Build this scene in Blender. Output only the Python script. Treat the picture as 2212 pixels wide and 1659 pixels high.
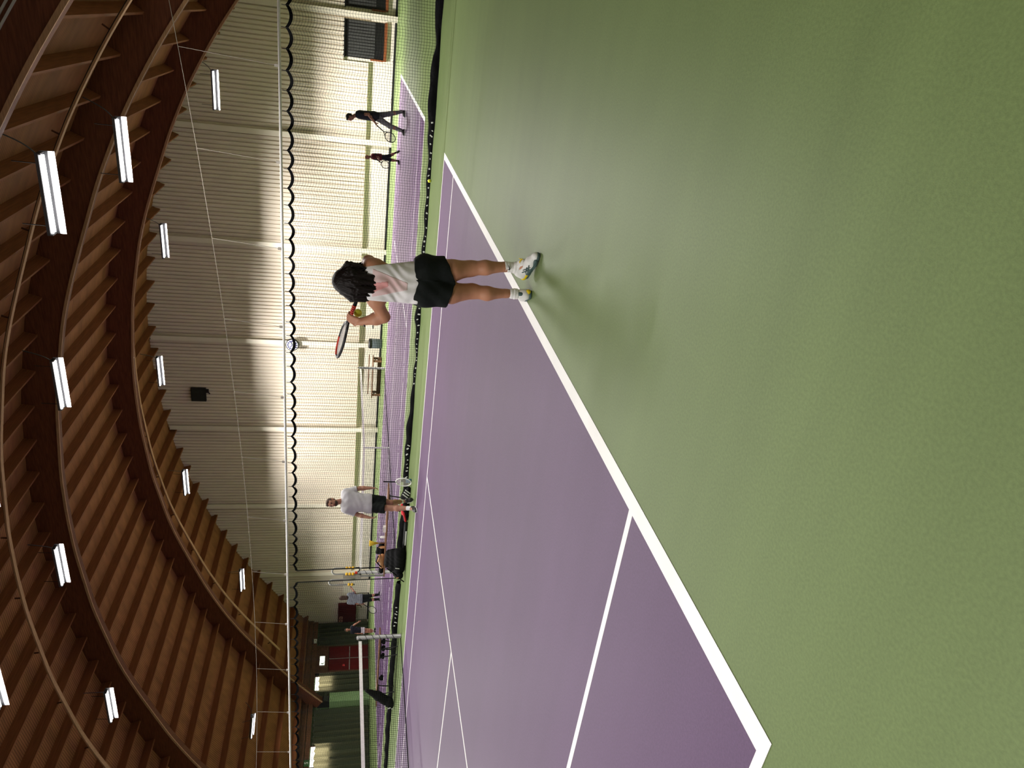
import bpy, math, random
import numpy as np
from mathutils import Vector, Matrix

random.seed(7); np.random.seed(7)
SC = bpy.context.scene
COL = SC.collection
for o in list(bpy.data.objects):
    bpy.data.objects.remove(o)

# ------------------------------------------------------------------ camera
CAM = Vector((-1.38934, -2.03645, 1.41376))
YAW, PIT, ROL = 0.471768, -0.220258, 0.028704
fwd = Vector((math.cos(PIT)*math.cos(YAW), math.cos(PIT)*math.sin(YAW), math.sin(PIT)))
rt0 = Vector((math.sin(YAW), -math.cos(YAW), 0)); up0 = rt0.cross(fwd)
rt = math.cos(ROL)*rt0 + math.sin(ROL)*up0
up = -math.sin(ROL)*rt0 + math.cos(ROL)*up0
cd = bpy.data.cameras.new('camera'); cam = bpy.data.objects.new('camera', cd); COL.objects.link(cam)
cd.sensor_fit = 'HORIZONTAL'; cd.sensor_width = 36.0; cd.lens = 1557.83*36/2212
cd.clip_start = .05; cd.clip_end = 200
X, Y, Z = -up, rt, -fwd          # the phone was held upright, the file lies on its side
cam.matrix_world = Matrix(((X.x, Y.x, Z.x, CAM.x), (X.y, Y.y, Z.y, CAM.y), (X.z, Y.z, Z.z, CAM.z), (0, 0, 0, 1)))
SC.camera = cam

# ------------------------------------------------------------------ world, exposure, light levels
w = bpy.data.worlds.new('world'); SC.world = w; w.use_nodes = True
w.node_tree.nodes['Background'].inputs[0].default_value = (.8, .9, 1, 1)
w.node_tree.nodes['Background'].inputs[1].default_value = .3
vs = SC.view_settings
vs.view_transform = 'Standard'; vs.look = 'None'; vs.gamma = 1; vs.use_curve_mapping = False
vs.exposure = 0.0
LAMP_W = 162.0          # watts of one twin tube lamp
LAMP_SPREAD = 170.0     # degrees, louvred
LAMP_TILT = 0.0

def s2l(c):
    return c/12.92 if c <= .04045 else ((c+.055)/1.055)**2.4
def rgb(r, g, b):
    return (s2l(r/255), s2l(g/255), s2l(b/255), 1)

# ------------------------------------------------------------------ materials
MATS = {}
def mat(name, col, rough=.6, spec=.3, metal=0, noise=None, bump=None, stretch=(1, 1, 1), emit=None, col2=None, sheen=0):
    if name in MATS: return MATS[name]
    m = bpy.data.materials.new(name); m.use_nodes = True
    nt = m.node_tree; b = nt.nodes['Principled BSDF']
    b.inputs['Base Color'].default_value = col
    b.inputs['Roughness'].default_value = rough
    b.inputs['Specular IOR Level'].default_value = spec
    b.inputs['Metallic'].default_value = metal
    if sheen: b.inputs['Sheen Weight'].default_value = sheen
    tc = nt.nodes.new('ShaderNodeTexCoord'); mp = nt.nodes.new('ShaderNodeMapping')
    nt.links.new(tc.outputs['Object'], mp.inputs[0]); mp.inputs['Scale'].default_value = stretch
    if noise is None: noise = (12, .12)
    n = nt.nodes.new('ShaderNodeTexNoise'); n.inputs['Scale'].default_value = noise[0]; n.inputs['Detail'].default_value = 5
    nt.links.new(mp.outputs[0], n.inputs['Vector'])
    cr = nt.nodes.new('ShaderNodeValToRGB')
    c2 = col2 or tuple(min(1, c*(1+noise[1])) for c in col[:3])+(1,)
    c1 = col if col2 else tuple(c*(1-noise[1]) for c in col[:3])+(1,)
    cr.color_ramp.elements[0].color = c1; cr.color_ramp.elements[0].position = .3
    cr.color_ramp.elements[1].color = c2; cr.color_ramp.elements[1].position = .7
    nt.links.new(n.outputs[0], cr.inputs[0]); nt.links.new(cr.outputs[0], b.inputs['Base Color'])
    if bump:
        n2 = nt.nodes.new('ShaderNodeTexNoise'); n2.inputs['Scale'].default_value = bump[0]; n2.inputs['Detail'].default_value = 3
        nt.links.new(mp.outputs[0], n2.inputs['Vector'])
        bp = nt.nodes.new('ShaderNodeBump'); bp.inputs['Strength'].default_value = bump[1]; bp.inputs['Distance'].default_value = .02
        nt.links.new(n2.outputs[0], bp.inputs['Height']); nt.links.new(bp.outputs[0], b.inputs['Normal'])
    if emit:
        b.inputs['Emission Color'].default_value = emit[0]; b.inputs['Emission Strength'].default_value = emit[1]
    MATS[name] = m
    return m

def court_mat(name, col, streak):
    """acrylic court coat: fine grain, squeegee streaks, scuff marks"""
    m = bpy.data.materials.new(name); m.use_nodes = True; nt = m.node_tree; L = nt.links
    b = nt.nodes['Principled BSDF']; b.inputs['Roughness'].default_value = .5; b.inputs['Specular IOR Level'].default_value = .31
    tc = nt.nodes.new('ShaderNodeTexCoord')
    def nz(scale, st, det=4):
        mp = nt.nodes.new('ShaderNodeMapping'); mp.inputs['Scale'].default_value = st
        L.new(tc.outputs['Object'], mp.inputs[0])
        n = nt.nodes.new('ShaderNodeTexNoise'); n.inputs['Scale'].default_value = scale; n.inputs['Detail'].default_value = det
        L.new(mp.outputs[0], n.inputs['Vector']); return n.outputs[0]
    def mr(src, a, b_, c, d):
        r = nt.nodes.new('ShaderNodeMapRange'); L.new(src, r.inputs[0])
        for i, v in enumerate((a, b_, c, d)): r.inputs[i+1].default_value = v
        return r.outputs[0]
    def mul(a, c):
        x = nt.nodes.new('ShaderNodeMath'); x.operation = 'MULTIPLY'; L.new(a, x.inputs[0]); L.new(c, x.inputs[1]); return x.outputs[0]
    f = mul(mr(nz(90, (1, 1, 1), 2), .3, .7, .9, 1.1), mr(nz(.5, (1, 1, 1)), .3, .7, .93, 1.07))
    f = mul(f, mr(nz(2.2, (1.6, .05, 1)), .3, .7, 1-streak, 1+streak))
    f = mul(f, mr(nz(3.1, (.12, 1.4, 1), 6), .66, .75, 1, 1.1))
    v = nt.nodes.new('ShaderNodeVectorMath'); v.operation = 'SCALE'; v.inputs[0].default_value = col[:3]; L.new(f, v.inputs['Scale'])
    L.new(v.outputs[0], b.inputs['Base Color'])
    bp = nt.nodes.new('ShaderNodeBump'); bp.inputs['Strength'].default_value = .12; bp.inputs['Distance'].default_value = .003
    L.new(nz(260, (1, 1, 1), 2), bp.inputs['Height']); L.new(bp.outputs[0], b.inputs['Normal'])
    return m

def deck_mat():
    """roof deck boards: narrow grooves running along the arch"""
    m = mat('roof_deck_wood', (.29, .122, .046, 1), .75, .2, noise=(3, .2), stretch=(1, .3, 1))
    nt = m.node_tree; b = nt.nodes['Principled BSDF']; L = nt.links
    tc = nt.nodes.new('ShaderNodeTexCoord'); wv = nt.nodes.new('ShaderNodeTexWave')
    wv.bands_direction = 'X'; wv.inputs['Scale'].default_value = 3.6; wv.wave_profile = 'SAW'
    L.new(tc.outputs['Object'], wv.inputs['Vector'])
    r = nt.nodes.new('ShaderNodeValToRGB')
    r.color_ramp.elements[0].position = .0; r.color_ramp.elements[0].color = (.25, .25, .25, 1)
    r.color_ramp.elements[1].position = .4; r.color_ramp.elements[1].color = (1, 1, 1, 1)
    L.new(wv.outputs[1], r.inputs[0])
    mx = nt.nodes.new('ShaderNodeMix'); mx.data_type = 'RGBA'; mx.blend_type = 'MULTIPLY'; mx.inputs[0].default_value = 1
    src = b.inputs['Base Color'].links[0].from_socket
    L.new(src, mx.inputs[6]); L.new(r.outputs[0], mx.inputs[7]); L.new(mx.outputs[2], b.inputs['Base Color'])
    return m

# ------------------------------------------------------------------ object helpers
def link(name, me, parent=None):
    o = bpy.data.objects.new(name, me); COL.objects.link(o)
    if parent is not None: o.parent = parent
    return o
def tag(o, label=None, cat=None, group=None, kind=None):
    if label: o['label'] = label
    if cat: o['category'] = cat
    if group: o['group'] = group
    if kind: o['kind'] = kind
    return o
def thing(name, label, cat, loc=(0, 0, 0), rotz=0, group=None):
    o = link(name, None); o.location = loc; o.rotation_euler = (0, 0, rotz); o.empty_display_size = .1
    return tag(o, label, cat, group)
def structure(name):
    return tag(link(name, None), kind='structure')
def copy_tree(o, parent=None):
    c = o.copy(); COL.objects.link(c)
    if parent is not None: c.parent = parent
    for ch in list(o.children): copy_tree(ch, c)
    return c

class MB:
    def __init__(s): s.v = []; s.f = []
    def add(s, vs, fs):
        n = len(s.v); s.v += [tuple(p) for p in vs]; s.f += [tuple(i+n for i in f) for f in fs]
    def box(s, c, d, R=None):
        hx, hy, hz = d[0]/2, d[1]/2, d[2]/2
        P = [Vector((x*hx, y*hy, z*hz)) for x in (-1, 1) for y in (-1, 1) for z in (-1, 1)]
        if R is not None: P = [R @ p for p in P]
        c = Vector(c)
        s.add([p+c for p in P], [(0, 1, 3, 2), (4, 6, 7, 5), (0, 4, 5, 1), (2, 3, 7, 6), (0, 2, 6, 4), (1, 5, 7, 3)])
        return s
    def bb(s, x0, x1, y0, y1, z0, z1):
        return s.box(((x0+x1)/2, (y0+y1)/2, (z0+z1)/2), (abs(x1-x0), abs(y1-y0), abs(z1-z0)))
    def tube(s, path, r, n=8, closed=False, cap=True):
        P = [Vector(p) for p in path]; N = len(P)
        rr = r if isinstance(r, (list, tuple)) else [r]*N
        t0 = (P[1]-P[0]).normalized()
        a = Vector((0, 0, 1)) if abs(t0.z) < .9 else Vector((1, 0, 0))
        u = t0.cross(a).normalized(); rings = []
        for i in range(N):
            if closed: t = (P[(i+1) % N]-P[i-1]).normalized()
            else: t = (P[min(i+1, N-1)]-P[max(i-1, 0)]).normalized()
            u = (u-t*u.dot(t)).normalized(); v = t.cross(u)
            rings.append([P[i]+(u*math.cos(2*math.pi*k/n)+v*math.sin(2*math.pi*k/n))*rr[i] for k in range(n)])
        fs = []
        for i in range(N if closed else N-1):
            j = (i+1) % N
            for k in range(n):
                fs.append((i*n+k, i*n+(k+1) % n, j*n+(k+1) % n, j*n+k))
        if cap and not closed:
            fs.append(tuple(range(n))[::-1]); fs.append(tuple((N-1)*n+k for k in range(n)))
        s.add([p for rg in rings for p in rg], fs); return s
    def lathe(s, prof, c=(0, 0, 0), n=20):
        vs = [(c[0]+r*math.cos(2*math.pi*k/n), c[1]+r*math.sin(2*math.pi*k/n), c[2]+z) for r, z in prof for k in range(n)]
        fs = []
        for i in range(len(prof)-1):
            for k in range(n): fs.append((i*n+k, i*n+(k+1) % n, (i+1)*n+(k+1) % n, (i+1)*n+k))
        fs.append(tuple(range(n))[::-1]); fs.append(tuple((len(prof)-1)*n+k for k in range(n)))
        s.add(vs, fs); return s
    def prism(s, poly, O, U, V, N, d):
        """2-D outline extruded: O origin, U V axes, N normal, d depth"""
        O, U, V, N = map(Vector, (O, U, V, N)); n = len(poly)
        A = [O+U*x+V*y for x, y in poly]; B = [p+N*d for p in A]
        s.add(A+B, [tuple(range(n))[::-1], tuple(range(n, 2*n))]+[(i, (i+1) % n, n+(i+1) % n, n+i) for i in range(n)]); return s
    def sphere(s, c, r, n=14, m=9, sc=(1, 1, 1)):
        vs = [(c[0], c[1], c[2]+r*sc[2])]; fs = []
        for i in range(1, m):
            th = math.pi*i/m
            for k in range(n):
                ph = 2*math.pi*k/n
                vs.append((c[0]+r*sc[0]*math.sin(th)*math.cos(ph), c[1]+r*sc[1]*math.sin(th)*math.sin(ph), c[2]+r*sc[2]*math.cos(th)))
        vs.append((c[0], c[1], c[2]-r*sc[2])); e = len(vs)-1
        for k in range(n): fs.append((0, 1+k, 1+(k+1) % n))
        for i in range(m-2):
            for k in range(n): fs.append((1+i*n+k, 1+(i+1)*n+k, 1+(i+1)*n+(k+1) % n, 1+i*n+(k+1) % n))
        for k in range(n): fs.append((e, 1+(m-2)*n+(k+1) % n, 1+(m-2)*n+k))
        s.add(vs, fs); return s
    def mesh(s, name, material, smooth=False):
        me = bpy.data.meshes.new(name); me.from_pydata(s.v, [], s.f)
        if material: me.materials.append(material)
        if smooth: me.polygons.foreach_set('use_smooth', [True]*len(me.polygons))
        me.update(); return me
    def build(s, name, material, parent=None, smooth=False):
        return link(name, s.mesh(name, material, smooth), parent)

def np_mesh(name, V, F, material, smooth=False):
    V = np.asarray(V, np.float32); F = np.asarray(F, np.int32)
    me = bpy.data.meshes.new(name)
    me.vertices.add(len(V)); me.vertices.foreach_set('co', V.ravel())
    me.loops.add(F.size); me.loops.foreach_set('vertex_index', F.ravel())
    me.polygons.add(len(F)); k = F.shape[1]
    me.polygons.foreach_set('loop_start', np.arange(0, F.size, k, dtype=np.int32))
    me.polygons.foreach_set('use_smooth', np.full(len(F), smooth))
    me.update(calc_edges=True); me.validate()
    if material: me.materials.append(material)
    return me

def strands(lines, r, ax1, ax2):
    """lines (n, m, 3): triangular twines along the second axis"""
    n, m, _ = lines.shape
    off = np.array([np.array(ax1)*math.cos(a)+np.array(ax2)*math.sin(a) for a in (0, 2.094, 4.189)])*r
    V = (lines[:, :, None, :]+off[None, None]).reshape(-1, 3)
    i = np.arange(n)[:, None, None]*m*3; j = np.arange(m-1)[None, :, None]*3; k = np.arange(3)[None, None, :]
    a = i+j+k; b = i+j+(k+1) % 3
    return V, np.stack([a, b, b+3, a+3], -1).reshape(-1, 4)

# ------------------------------------------------------------------ implicit surfaces (bodies, clothes, soft bags)
def cap(a, b, r0, r1=None, k=.03, clips=()): return ('c', np.array(a, float), np.array(b, float), r0, r0 if r1 is None else r1, k, clips)
def ell(c, rad, k=.03, R=None, clips=()): return ('e', np.array(c, float), np.array(rad, float), R, 0, k, clips)
def soft(name, prims, res, material, parent=None, disp=None, cuts=()):
    lo = np.min([np.minimum(p[1], p[2])-max(p[3], p[4]) if p[0] == 'c' else p[1]-p[2].max() for p in prims], 0)-3*res-.01
    hi = np.max([np.maximum(p[1], p[2])+max(p[3], p[4]) if p[0] == 'c' else p[1]+p[2].max() for p in prims], 0)+3*res+.01
    n = np.ceil((hi-lo)/res).astype(int)+1
    ax = [(lo[i]+np.arange(n[i])*res).astype(np.float32) for i in range(3)]
    f = np.full(n, 1.0, np.float32)
    for p in prims:
        kk = p[5]
        if p[0] == 'c':
            R = max(p[3], p[4])+kk+2*res; a0 = np.minimum(p[1], p[2])-R; a1 = np.maximum(p[1], p[2])+R
        else: R = kk+2*res; a0 = p[1]-p[2].max()-R; a1 = p[1]+p[2].max()+R
        i0 = np.clip(np.floor((a0-lo)/res).astype(int), 0, n); i1 = np.clip(np.ceil((a1-lo)/res).astype(int)+1, 0, n)
        sl = tuple(slice(i0[i], i1[i]) for i in range(3))
        gx, gy, gz = ax[0][sl[0]][:, None, None], ax[1][sl[1]][None, :, None], ax[2][sl[2]][None, None, :]
        dx, dy, dz = gx-p[1][0], gy-p[1][1], gz-p[1][2]
        if p[0] == 'c':
            v = p[2]-p[1]; L = max(v @ v, 1e-9)
            t = np.clip((dx*v[0]+dy*v[1]+dz*v[2])/L, 0, 1)
            d = np.sqrt((dx-t*v[0])**2+(dy-t*v[1])**2+(dz-t*v[2])**2)-(p[3]+(p[4]-p[3])*t)
        else:
            if p[3] is not None:
                Rm = p[3]; dx, dy, dz = (Rm[i][0]*dx+Rm[i][1]*dy+Rm[i][2]*dz for i in range(3))
            q = np.sqrt((dx/p[2][0])**2+(dy/p[2][1])**2+(dz/p[2][2])**2)
            g = np.sqrt((dx/p[2][0]**2)**2+(dy/p[2][1]**2)**2+(dz/p[2][2]**2)**2)+1e-6
            d = q*(q-1)/g
        for cp, cn in p[6]:
            cn = np.array(cn, float); cn /= np.linalg.norm(cn)
            d = np.maximum(d, (gx-cp[0])*cn[0]+(gy-cp[1])*cn[1]+(gz-cp[2])*cn[2])
        F0 = f[sl]; h = np.maximum(kk-np.abs(F0-d), 0)/max(kk, 1e-6)
        f[sl] = np.minimum(F0, d)-h*h*kk*.25
    gx, gy, gz = ax[0][:, None, None], ax[1][None, :, None], ax[2][None, None, :]
    if disp is not None: f += disp(gx, gy, gz).astype(np.float32)
    for cp, cn in cuts:
        cn = np.array(cn, float); cn /= np.linalg.norm(cn)
        f = np.maximum(f, (gx-cp[0])*cn[0]+(gy-cp[1])*cn[1]+(gz-cp[2])*cn[2])
    ins = f < 0
    c = [ins[i:n[0]-1+i, j:n[1]-1+j, k:n[2]-1+k] for i in (0, 1) for j in (0, 1) for k in (0, 1)]
    sm = sum(x.astype(np.int8) for x in c); mix = (sm > 0) & (sm < 8)
    idx = np.argwhere(mix); vid = np.full(mix.shape, -1, np.int32); vid[mix] = np.arange(len(idx))
    acc = np.zeros((len(idx), 3)); cnt = np.zeros(len(idx))
    corners = [np.array((i, j, k)) for i in (0, 1) for j in (0, 1) for k in (0, 1)]
    val = [f[idx[:, 0]+q[0], idx[:, 1]+q[1], idx[:, 2]+q[2]] for q in corners]
    for i in range(8):
        for j in range(i+1, 8):
            if np.abs(corners[i]-corners[j]).sum() != 1: continue
            cr = (val[i] < 0) != (val[j] < 0)
            t = np.where(cr, val[i]/(val[i]-val[j]+1e-12), 0)
            acc += cr[:, None]*(corners[i]+t[:, None]*(corners[j]-corners[i])); cnt += cr
    V = lo+(idx+acc/cnt[:, None])*res
    Q = []
    for a in range(3):
        b, c_ = (a+1) % 3, (a+2) % 3
        s0 = [slice(None)]*3; s1 = [slice(None)]*3; s0[a] = slice(0, n[a]-1); s1[a] = slice(1, n[a])
        A, B = ins[tuple(s0)], ins[tuple(s1)]
        e = np.argwhere(A != B); e = e[(e[:, b] > 0) & (e[:, c_] > 0) & (e[:, b] < n[b]-1) & (e[:, c_] < n[c_]-1)]
        fl = A[e[:, 0], e[:, 1], e[:, 2]]
        def cell(db, dc):
            q = e.copy(); q[:, b] -= db; q[:, c_] -= dc; return vid[q[:, 0], q[:, 1], q[:, 2]]
        q = np.stack([cell(1, 1), cell(0, 1), cell(0, 0), cell(1, 0)], 1)
        q[~fl] = q[~fl][:, ::-1]; Q.append(q)
    Q = np.concatenate(Q); Q = Q[(Q >= 0).all(1)]
    return link(name, np_mesh(name, V, Q, material, True), parent)

# ================================================================== MATERIALS
M_green = court_mat('court_green', (.124, .174, .060), .05)
M_purple = court_mat('court_purple', (.102, .057, .124), .035)
M_line = mat('line_paint', (.86, .85, .83, 1), .5, .35, noise=(2.5, .05), bump=(200, .1))
M_wallwhite = mat('plinth_paint', (.80, .73, .63, 1), .55, .3, noise=(1.2, .03))
M_clad = mat('cladding_sheet', (.74, .66, .56, 1), .5, .35, noise=(.8, .03))
M_column = mat('column_paint', (.78, .72, .61, 1), .5, .35, noise=(2, .03))
M_black = mat('black_plastic', (.012, .012, .013, 1), .45, .4)
M_tarp = mat('black_tarpaulin', (.0035, .0035, .004, 1), .8, .05, bump=(9, .6))
M_twine = mat('black_twine', (.012, .013, .013, 1), .8, .1)
M_arch = mat('glulam_stain', (.135, .040, .017, 1), .6, .3, noise=(6, .3), stretch=(6, .5, 6), bump=(30, .08))
M_batten = mat('pale_batten', (.46, .27, .15, 1), .6, .25, noise=(9, .2), stretch=(5, .4, 5))
M_purlin = mat('purlin_wood', (.215, .080, .030, 1), .7, .2, noise=(5, .22), stretch=(.3, 6, 6))
M_deck = deck_mat()
M_fascia = mat('fascia_wood', (.115, .048, .020, 1), .6, .3, noise=(7, .25), stretch=(.3, 4, 4))
M_metal = mat('grey_metal', (.34, .34, .33, 1), .42, .5, metal=.6, noise=(4, .08))
M_galv = mat('white_steel_tube', (.62, .61, .60, 1), .35, .5, noise=(4, .06))
M_rope = mat('pale_rope', (.30, .27, .23, 1), .8, .1)
M_tube = mat('lamp_tube', (1, 1, 1, 1), .4, .3, emit=((1, .985, .96, 1), 3.5))
M_housing = mat('lamp_housing', (.10, .10, .11, 1), .5, .4)
M_band = mat('headband_canvas', (.85, .82, .80, 1), .75, .15, noise=(20, .08))
M_curtain = None
M_red = mat('red_door_paint', (.085, .004, .004, 1), .7, .12, noise=(2, .1))
M_redbox = mat('red_cabinet_paint', (.050, .004, .005, 1), .7, .12, noise=(2, .1))
M_brown = mat('brown_wood', (.085, .033, .013, 1), .55, .3, noise=(8, .25), stretch=(1, 4, 4))
M_bench = mat('bench_wood', (.20, .10, .055, 1), .5, .35, noise=(8, .25), stretch=(6, .5, 6))
M_pillar = mat('green_wall_paint', (.17, .27, .12, 1), .6, .3, noise=(2, .05))
M_darkgreen = mat('dark_green_paint', (.10, .17, .075, 1), .6, .3, noise=(2, .06))
M_white = mat('white_plastic', (.82, .82, .82, 1), .4, .4, noise=(5, .03))
M_yellow = mat('yellow_plastic', (.78, .44, .02, 1), .4, .4)
M_ball = mat('tennis_ball_felt', (.72, .74, .06, 1), .9, .1, noise=(60, .15), sheen=.3)
M_grey = mat('grey_board', (.36, .33, .29, 1), .6, .3)
M_string = mat('racket_string', (.80, .76, .72, 1), .5, .3)
M_redp = mat('red_grip', (.62, .045, .022, 1), .55, .3)
M_redbag = mat('red_bag_cloth', (.50, .012, .022, 1), .6, .3, bump=(30, .2))
M_blackbag = mat('black_bag_cloth', (.006, .006, .007, 1), .75, .12, noise=(40, .3), bump=(30, .3))
M_tan = mat('tan_leather', (.52, .27, .12, 1), .55, .3, bump=(25, .25))
M_blue = mat('blue_plastic', (.012, .11, .26, 1), .4, .45)
M_glassdark = mat('dark_window_glass', (.012, .012, .012, 1), .12, .5)
M_blind = mat('dark_blind', (.05, .05, .048, 1), .7, .2)
M_terr = mat('terracotta_frame', (.22, .065, .020, 1), .55, .3)

# ================================================================== SETTING
XW, YL, YR, XB = 31.0, 30.5, -5.5, -18.0       # far end wall, left wall, right wall, back wall
PITCH = 15.144                                # from one court to the next

floor = MB().bb(XB, XW+.3, YR, YL+.3, -.12, 0).build('floor', M_green); tag(floor, kind='structure')
def court(x0, far_end=True):
    MB().bb(x0, x0+10.97, 0, 23.77, 0, .0012).build('court_surface', M_purple, floor)
    z1 = .0024
    L = [(0, 10.97, 0, .10), (0, 10.97, 23.67, 23.77), (0, .05, .1, 23.67), (10.92, 10.97, .1, 23.67),
         (1.37, 1.42, .1, 23.67), (9.55, 9.60, .1, 23.67), (1.42, 9.55, 5.485, 5.535), (1.42, 9.55, 18.235, 18.285),
         (5.46, 5.51, 5.535, 18.235), (5.46, 5.51, .1, .2), (5.46, 5.51, 23.57, 23.67)]
    for a, b, c, d in L:
        MB().bb(x0+a, x0+b, c, d, .0008, z1).build('court_line', M_line, floor)
court(0.0); court(PITCH)

# ---- roof profile (half section of the arch soffit, s from the ridge)
Y0 = 12.45
S_ = np.array([0, 1.35, 3.7, 6.0, 6.9, 7.85, 9.95, 11.5, 12.66, 13.45, 14.08, 16.05, 17.75, 18.0])
Z_ = np.array([9.46, 9.43, 9.21, 8.77, 8.52, 8.2, 7.44, 6.74, 6.09, 5.60, 5.16, 3.84, 2.38, 2.15])
def smooth_profile():
    s = np.linspace(-18, 18, 181); z = np.interp(np.abs(s), S_, Z_)
    for _ in range(6):
        z[1:-1] = .25*z[:-2]+.5*z[1:-1]+.25*z[2:]
    return s+Y0, z
PY, PZ = smooth_profile()
tY, tZ = np.gradient(PY), np.gradient(PZ); tl = np.hypot(tY, tZ); NY, NZ = -tZ/tl, tY/tl
def offs(o): return PY+NY*o, PZ+NZ*o
OFF_P, OFF_D = .56, .88
dY, dZ = offs(OFF_D)
def deck_z(y): return float(np.interp(y, dY, dZ))

def sweep_x(o0, o1, x0, x1, name, m, parent=None, i0=0, i1=181):
    """box section swept along the arch, between offsets o0..o1 and x0..x1"""
    a, b = offs(o0), offs(o1); vs, fs = [], []
    for i in range(i0, i1):
        vs += [(x0, a[0][i], a[1][i]), (x1, a[0][i], a[1][i]), (x1, b[0][i], b[1][i]), (x0, b[0][i], b[1][i])]
    n = i1-i0
    for i in range(n-1):
        for k in range(4): fs.append((i*4+k, i*4+(k+1) % 4, i*4+4+(k+1) % 4, i*4+4+k))
    fs += [(0, 3, 2, 1), (n*4-4, n*4-3, n*4-2, n*4-1)]
    q = MB(); q.add(vs, fs); return q.build(name, m, parent)

ceiling = sweep_x(OFF_D, OFF_D+.15, XB, XW+.3, 'ceiling', M_deck); tag(ceiling, kind='structure')
ARCH = [25.3, 17.85, 10.4, 2.95, -4.5]
for x in ARCH:
    a = sweep_x(0, OFF_D+.02, x-.12, x+.12, 'arch_beam', M_arch, ceiling)
    sweep_x(-.02, .05, x-.155, x-.12, 'batten', M_batten, a)
    if abs(x-10.4) < .1:
        for k in range(3): sweep_x(.46+.075*k, .485+.075*k, x-.155, x-.125, 'conduit', M_galv, a)

# purlins between the arches
pY, pZ = offs((OFF_P+OFF_D)/2+.01)
arc = np.concatenate([[0], np.cumsum(np.hypot(np.diff(pY), np.diff(pZ)))]); mid = np.interp(Y0+.14, pY, arc)
pos = [mid+(k+.5)*1.085 for k in range(-22, 22)]
pos = [p for p in pos if arc[0]+.4 < p < arc[-1]-.3]
bays = [(XW+.02, ARCH[0]+.12)]+[(ARCH[i]-.12, ARCH[i+1]+.12) for i in range(4)]
pm = {}
for x1, x0 in bays:
    Lx = round(x1-x0, 2)
    if Lx not in pm: pm[Lx] = MB().box((0, 0, 0), (Lx, .065, .34)).mesh('purlin', M_purlin)
    for p in pos:
        o = link('purlin', pm[Lx], ceiling)
        o.location = ((x0+x1)/2, np.interp(p, arc, pY), np.interp(p, arc, pZ))
        o.rotation_euler = (math.atan2(-np.interp(p, arc, NY), np.interp(p, arc, NZ)), 0, 0)

# cable trays under the purlins
TRAY = [26.75, 15.15, 11.05, 0.0, -4.0]
for x in TRAY:
    t = sweep_x(.36, .40, x-.07, x+.07, 'cable_tray', M_batten, ceiling, 12, 168)
    sweep_x(.40, .425, x-.03, x-.005, 'cable', M_black, t, 12, 168)
    for i in range(14, 167, 10):
        y, z = PY[i]+NY[i]*.47, PZ[i]+NZ[i]*.47
        MB().box((x, y, z), (.03, .03, .2), Matrix.Rotation(math.atan2(-NY[i], NZ[i]), 3, 'X')).build('tray_hanger', M_brown, t)

# ---- far end wall
COLS = [-6.3, -1.6, 3.15, 7.85, 12.5, 17.2, 21.9, 26.6]
wall_far = structure('wall_far')
MB().bb(XW, XW+.25, YR, YL+.3, 0, 10.9).build('plinth', M_wallwhite, wall_far)
edges = COLS+[YL]
WIN = [(-1.40, -.05, .45, 2.03), (-5.9, -1.85, .45, 2.03)]      # two dark windows at the right end
XF = XW-.13
for a, b in zip(edges[:-1], edges[1:]):
    q = MB(); y = max(a, YR)+.0; n = int((b-y)/.168); st = (b-y)/n
    def col_(z0, y0, y1, x0):
        pass
    for i in range(n):
        ya, yb = y+i*st, y+(i+1)*st
        zb = 1.07
        for w0, w1, _, wz in WIN:
            if yb > w0 and ya < w1: zb = wz+.02
        zt = min(deck_z(ya), deck_z(yb))+.05
        ym = ya+.115*st/.168
        ys = [ya, ym, ym+.012, yb-.012, yb]; xs = [XF, XF, XF+.06, XF+.06, XF]
        vs = []
        for yy, xx in zip(ys, xs): vs += [(xx, yy, zb), (xx, yy, zt)]
        fs = [(2*j, 2*j+1, 2*j+3, 2*j+2) for j in range(4)]
        vs += [(XW, ya, zb), (XW, yb, zb), (XF, ya, zb), (XF, yb, zb)]
        fs += [(10, 11, 13, 12)]
        q.add(vs, fs)
    q.build('cladding_panel', M_clad, wall_far)
for y in COLS:
    if y < YR: continue
    q = MB(); zt = deck_z(y)-.1
    q.prism([(0, -.11), (-.02, -.11), (-.02, -.012), (-.30, -.012), (-.30, -.11), (-.32, -.11), (-.32, .11), (-.30, .11), (-.30, .012), (-.02, .012), (-.02, .11), (0, .11)], (XW, y, 0), (1, 0, 0), (0, 1, 0), (0, 0, 1), zt)
    q.build('column', M_column, wall_far)
tag(MB().bb(XW-.035, XW+.01, YR, YL-.1, 0, .085).build('baseboard_far', M_black), kind='structure')
for i, (a, b, z0, z1) in enumerate(WIN):
    wn = structure('window_%d' % (i+1)); a = max(a, YR+.05)
    MB().bb(XW-.045, XW-.03, a, b, z0, z1).build('pane', M_glassdark, wn)
    for k in range(int((b-a)/.11)):
        MB().box((XW-.052, a+.055+k*.11, (z0+z1)/2+.12), (.006, .085, z1-z0-.55), Matrix.Rotation(.12*math.sin(k*2.3), 3, 'Z')).build('blind_slat', M_blind, wn)
    q = MB(); q.bb(XW-.10, XW, a-.03, b+.03, z0-.08, z0+.03); q.bb(XW-.10, XW, b-.02, b+.05, z0+.03, 1.0)
    q.build('window_frame', M_terr, wn)
    MB().bb(XW-.11, XW, a-.03, b+.04, z1-.02, z1+.04).build('lintel', M_black, wn)

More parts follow.
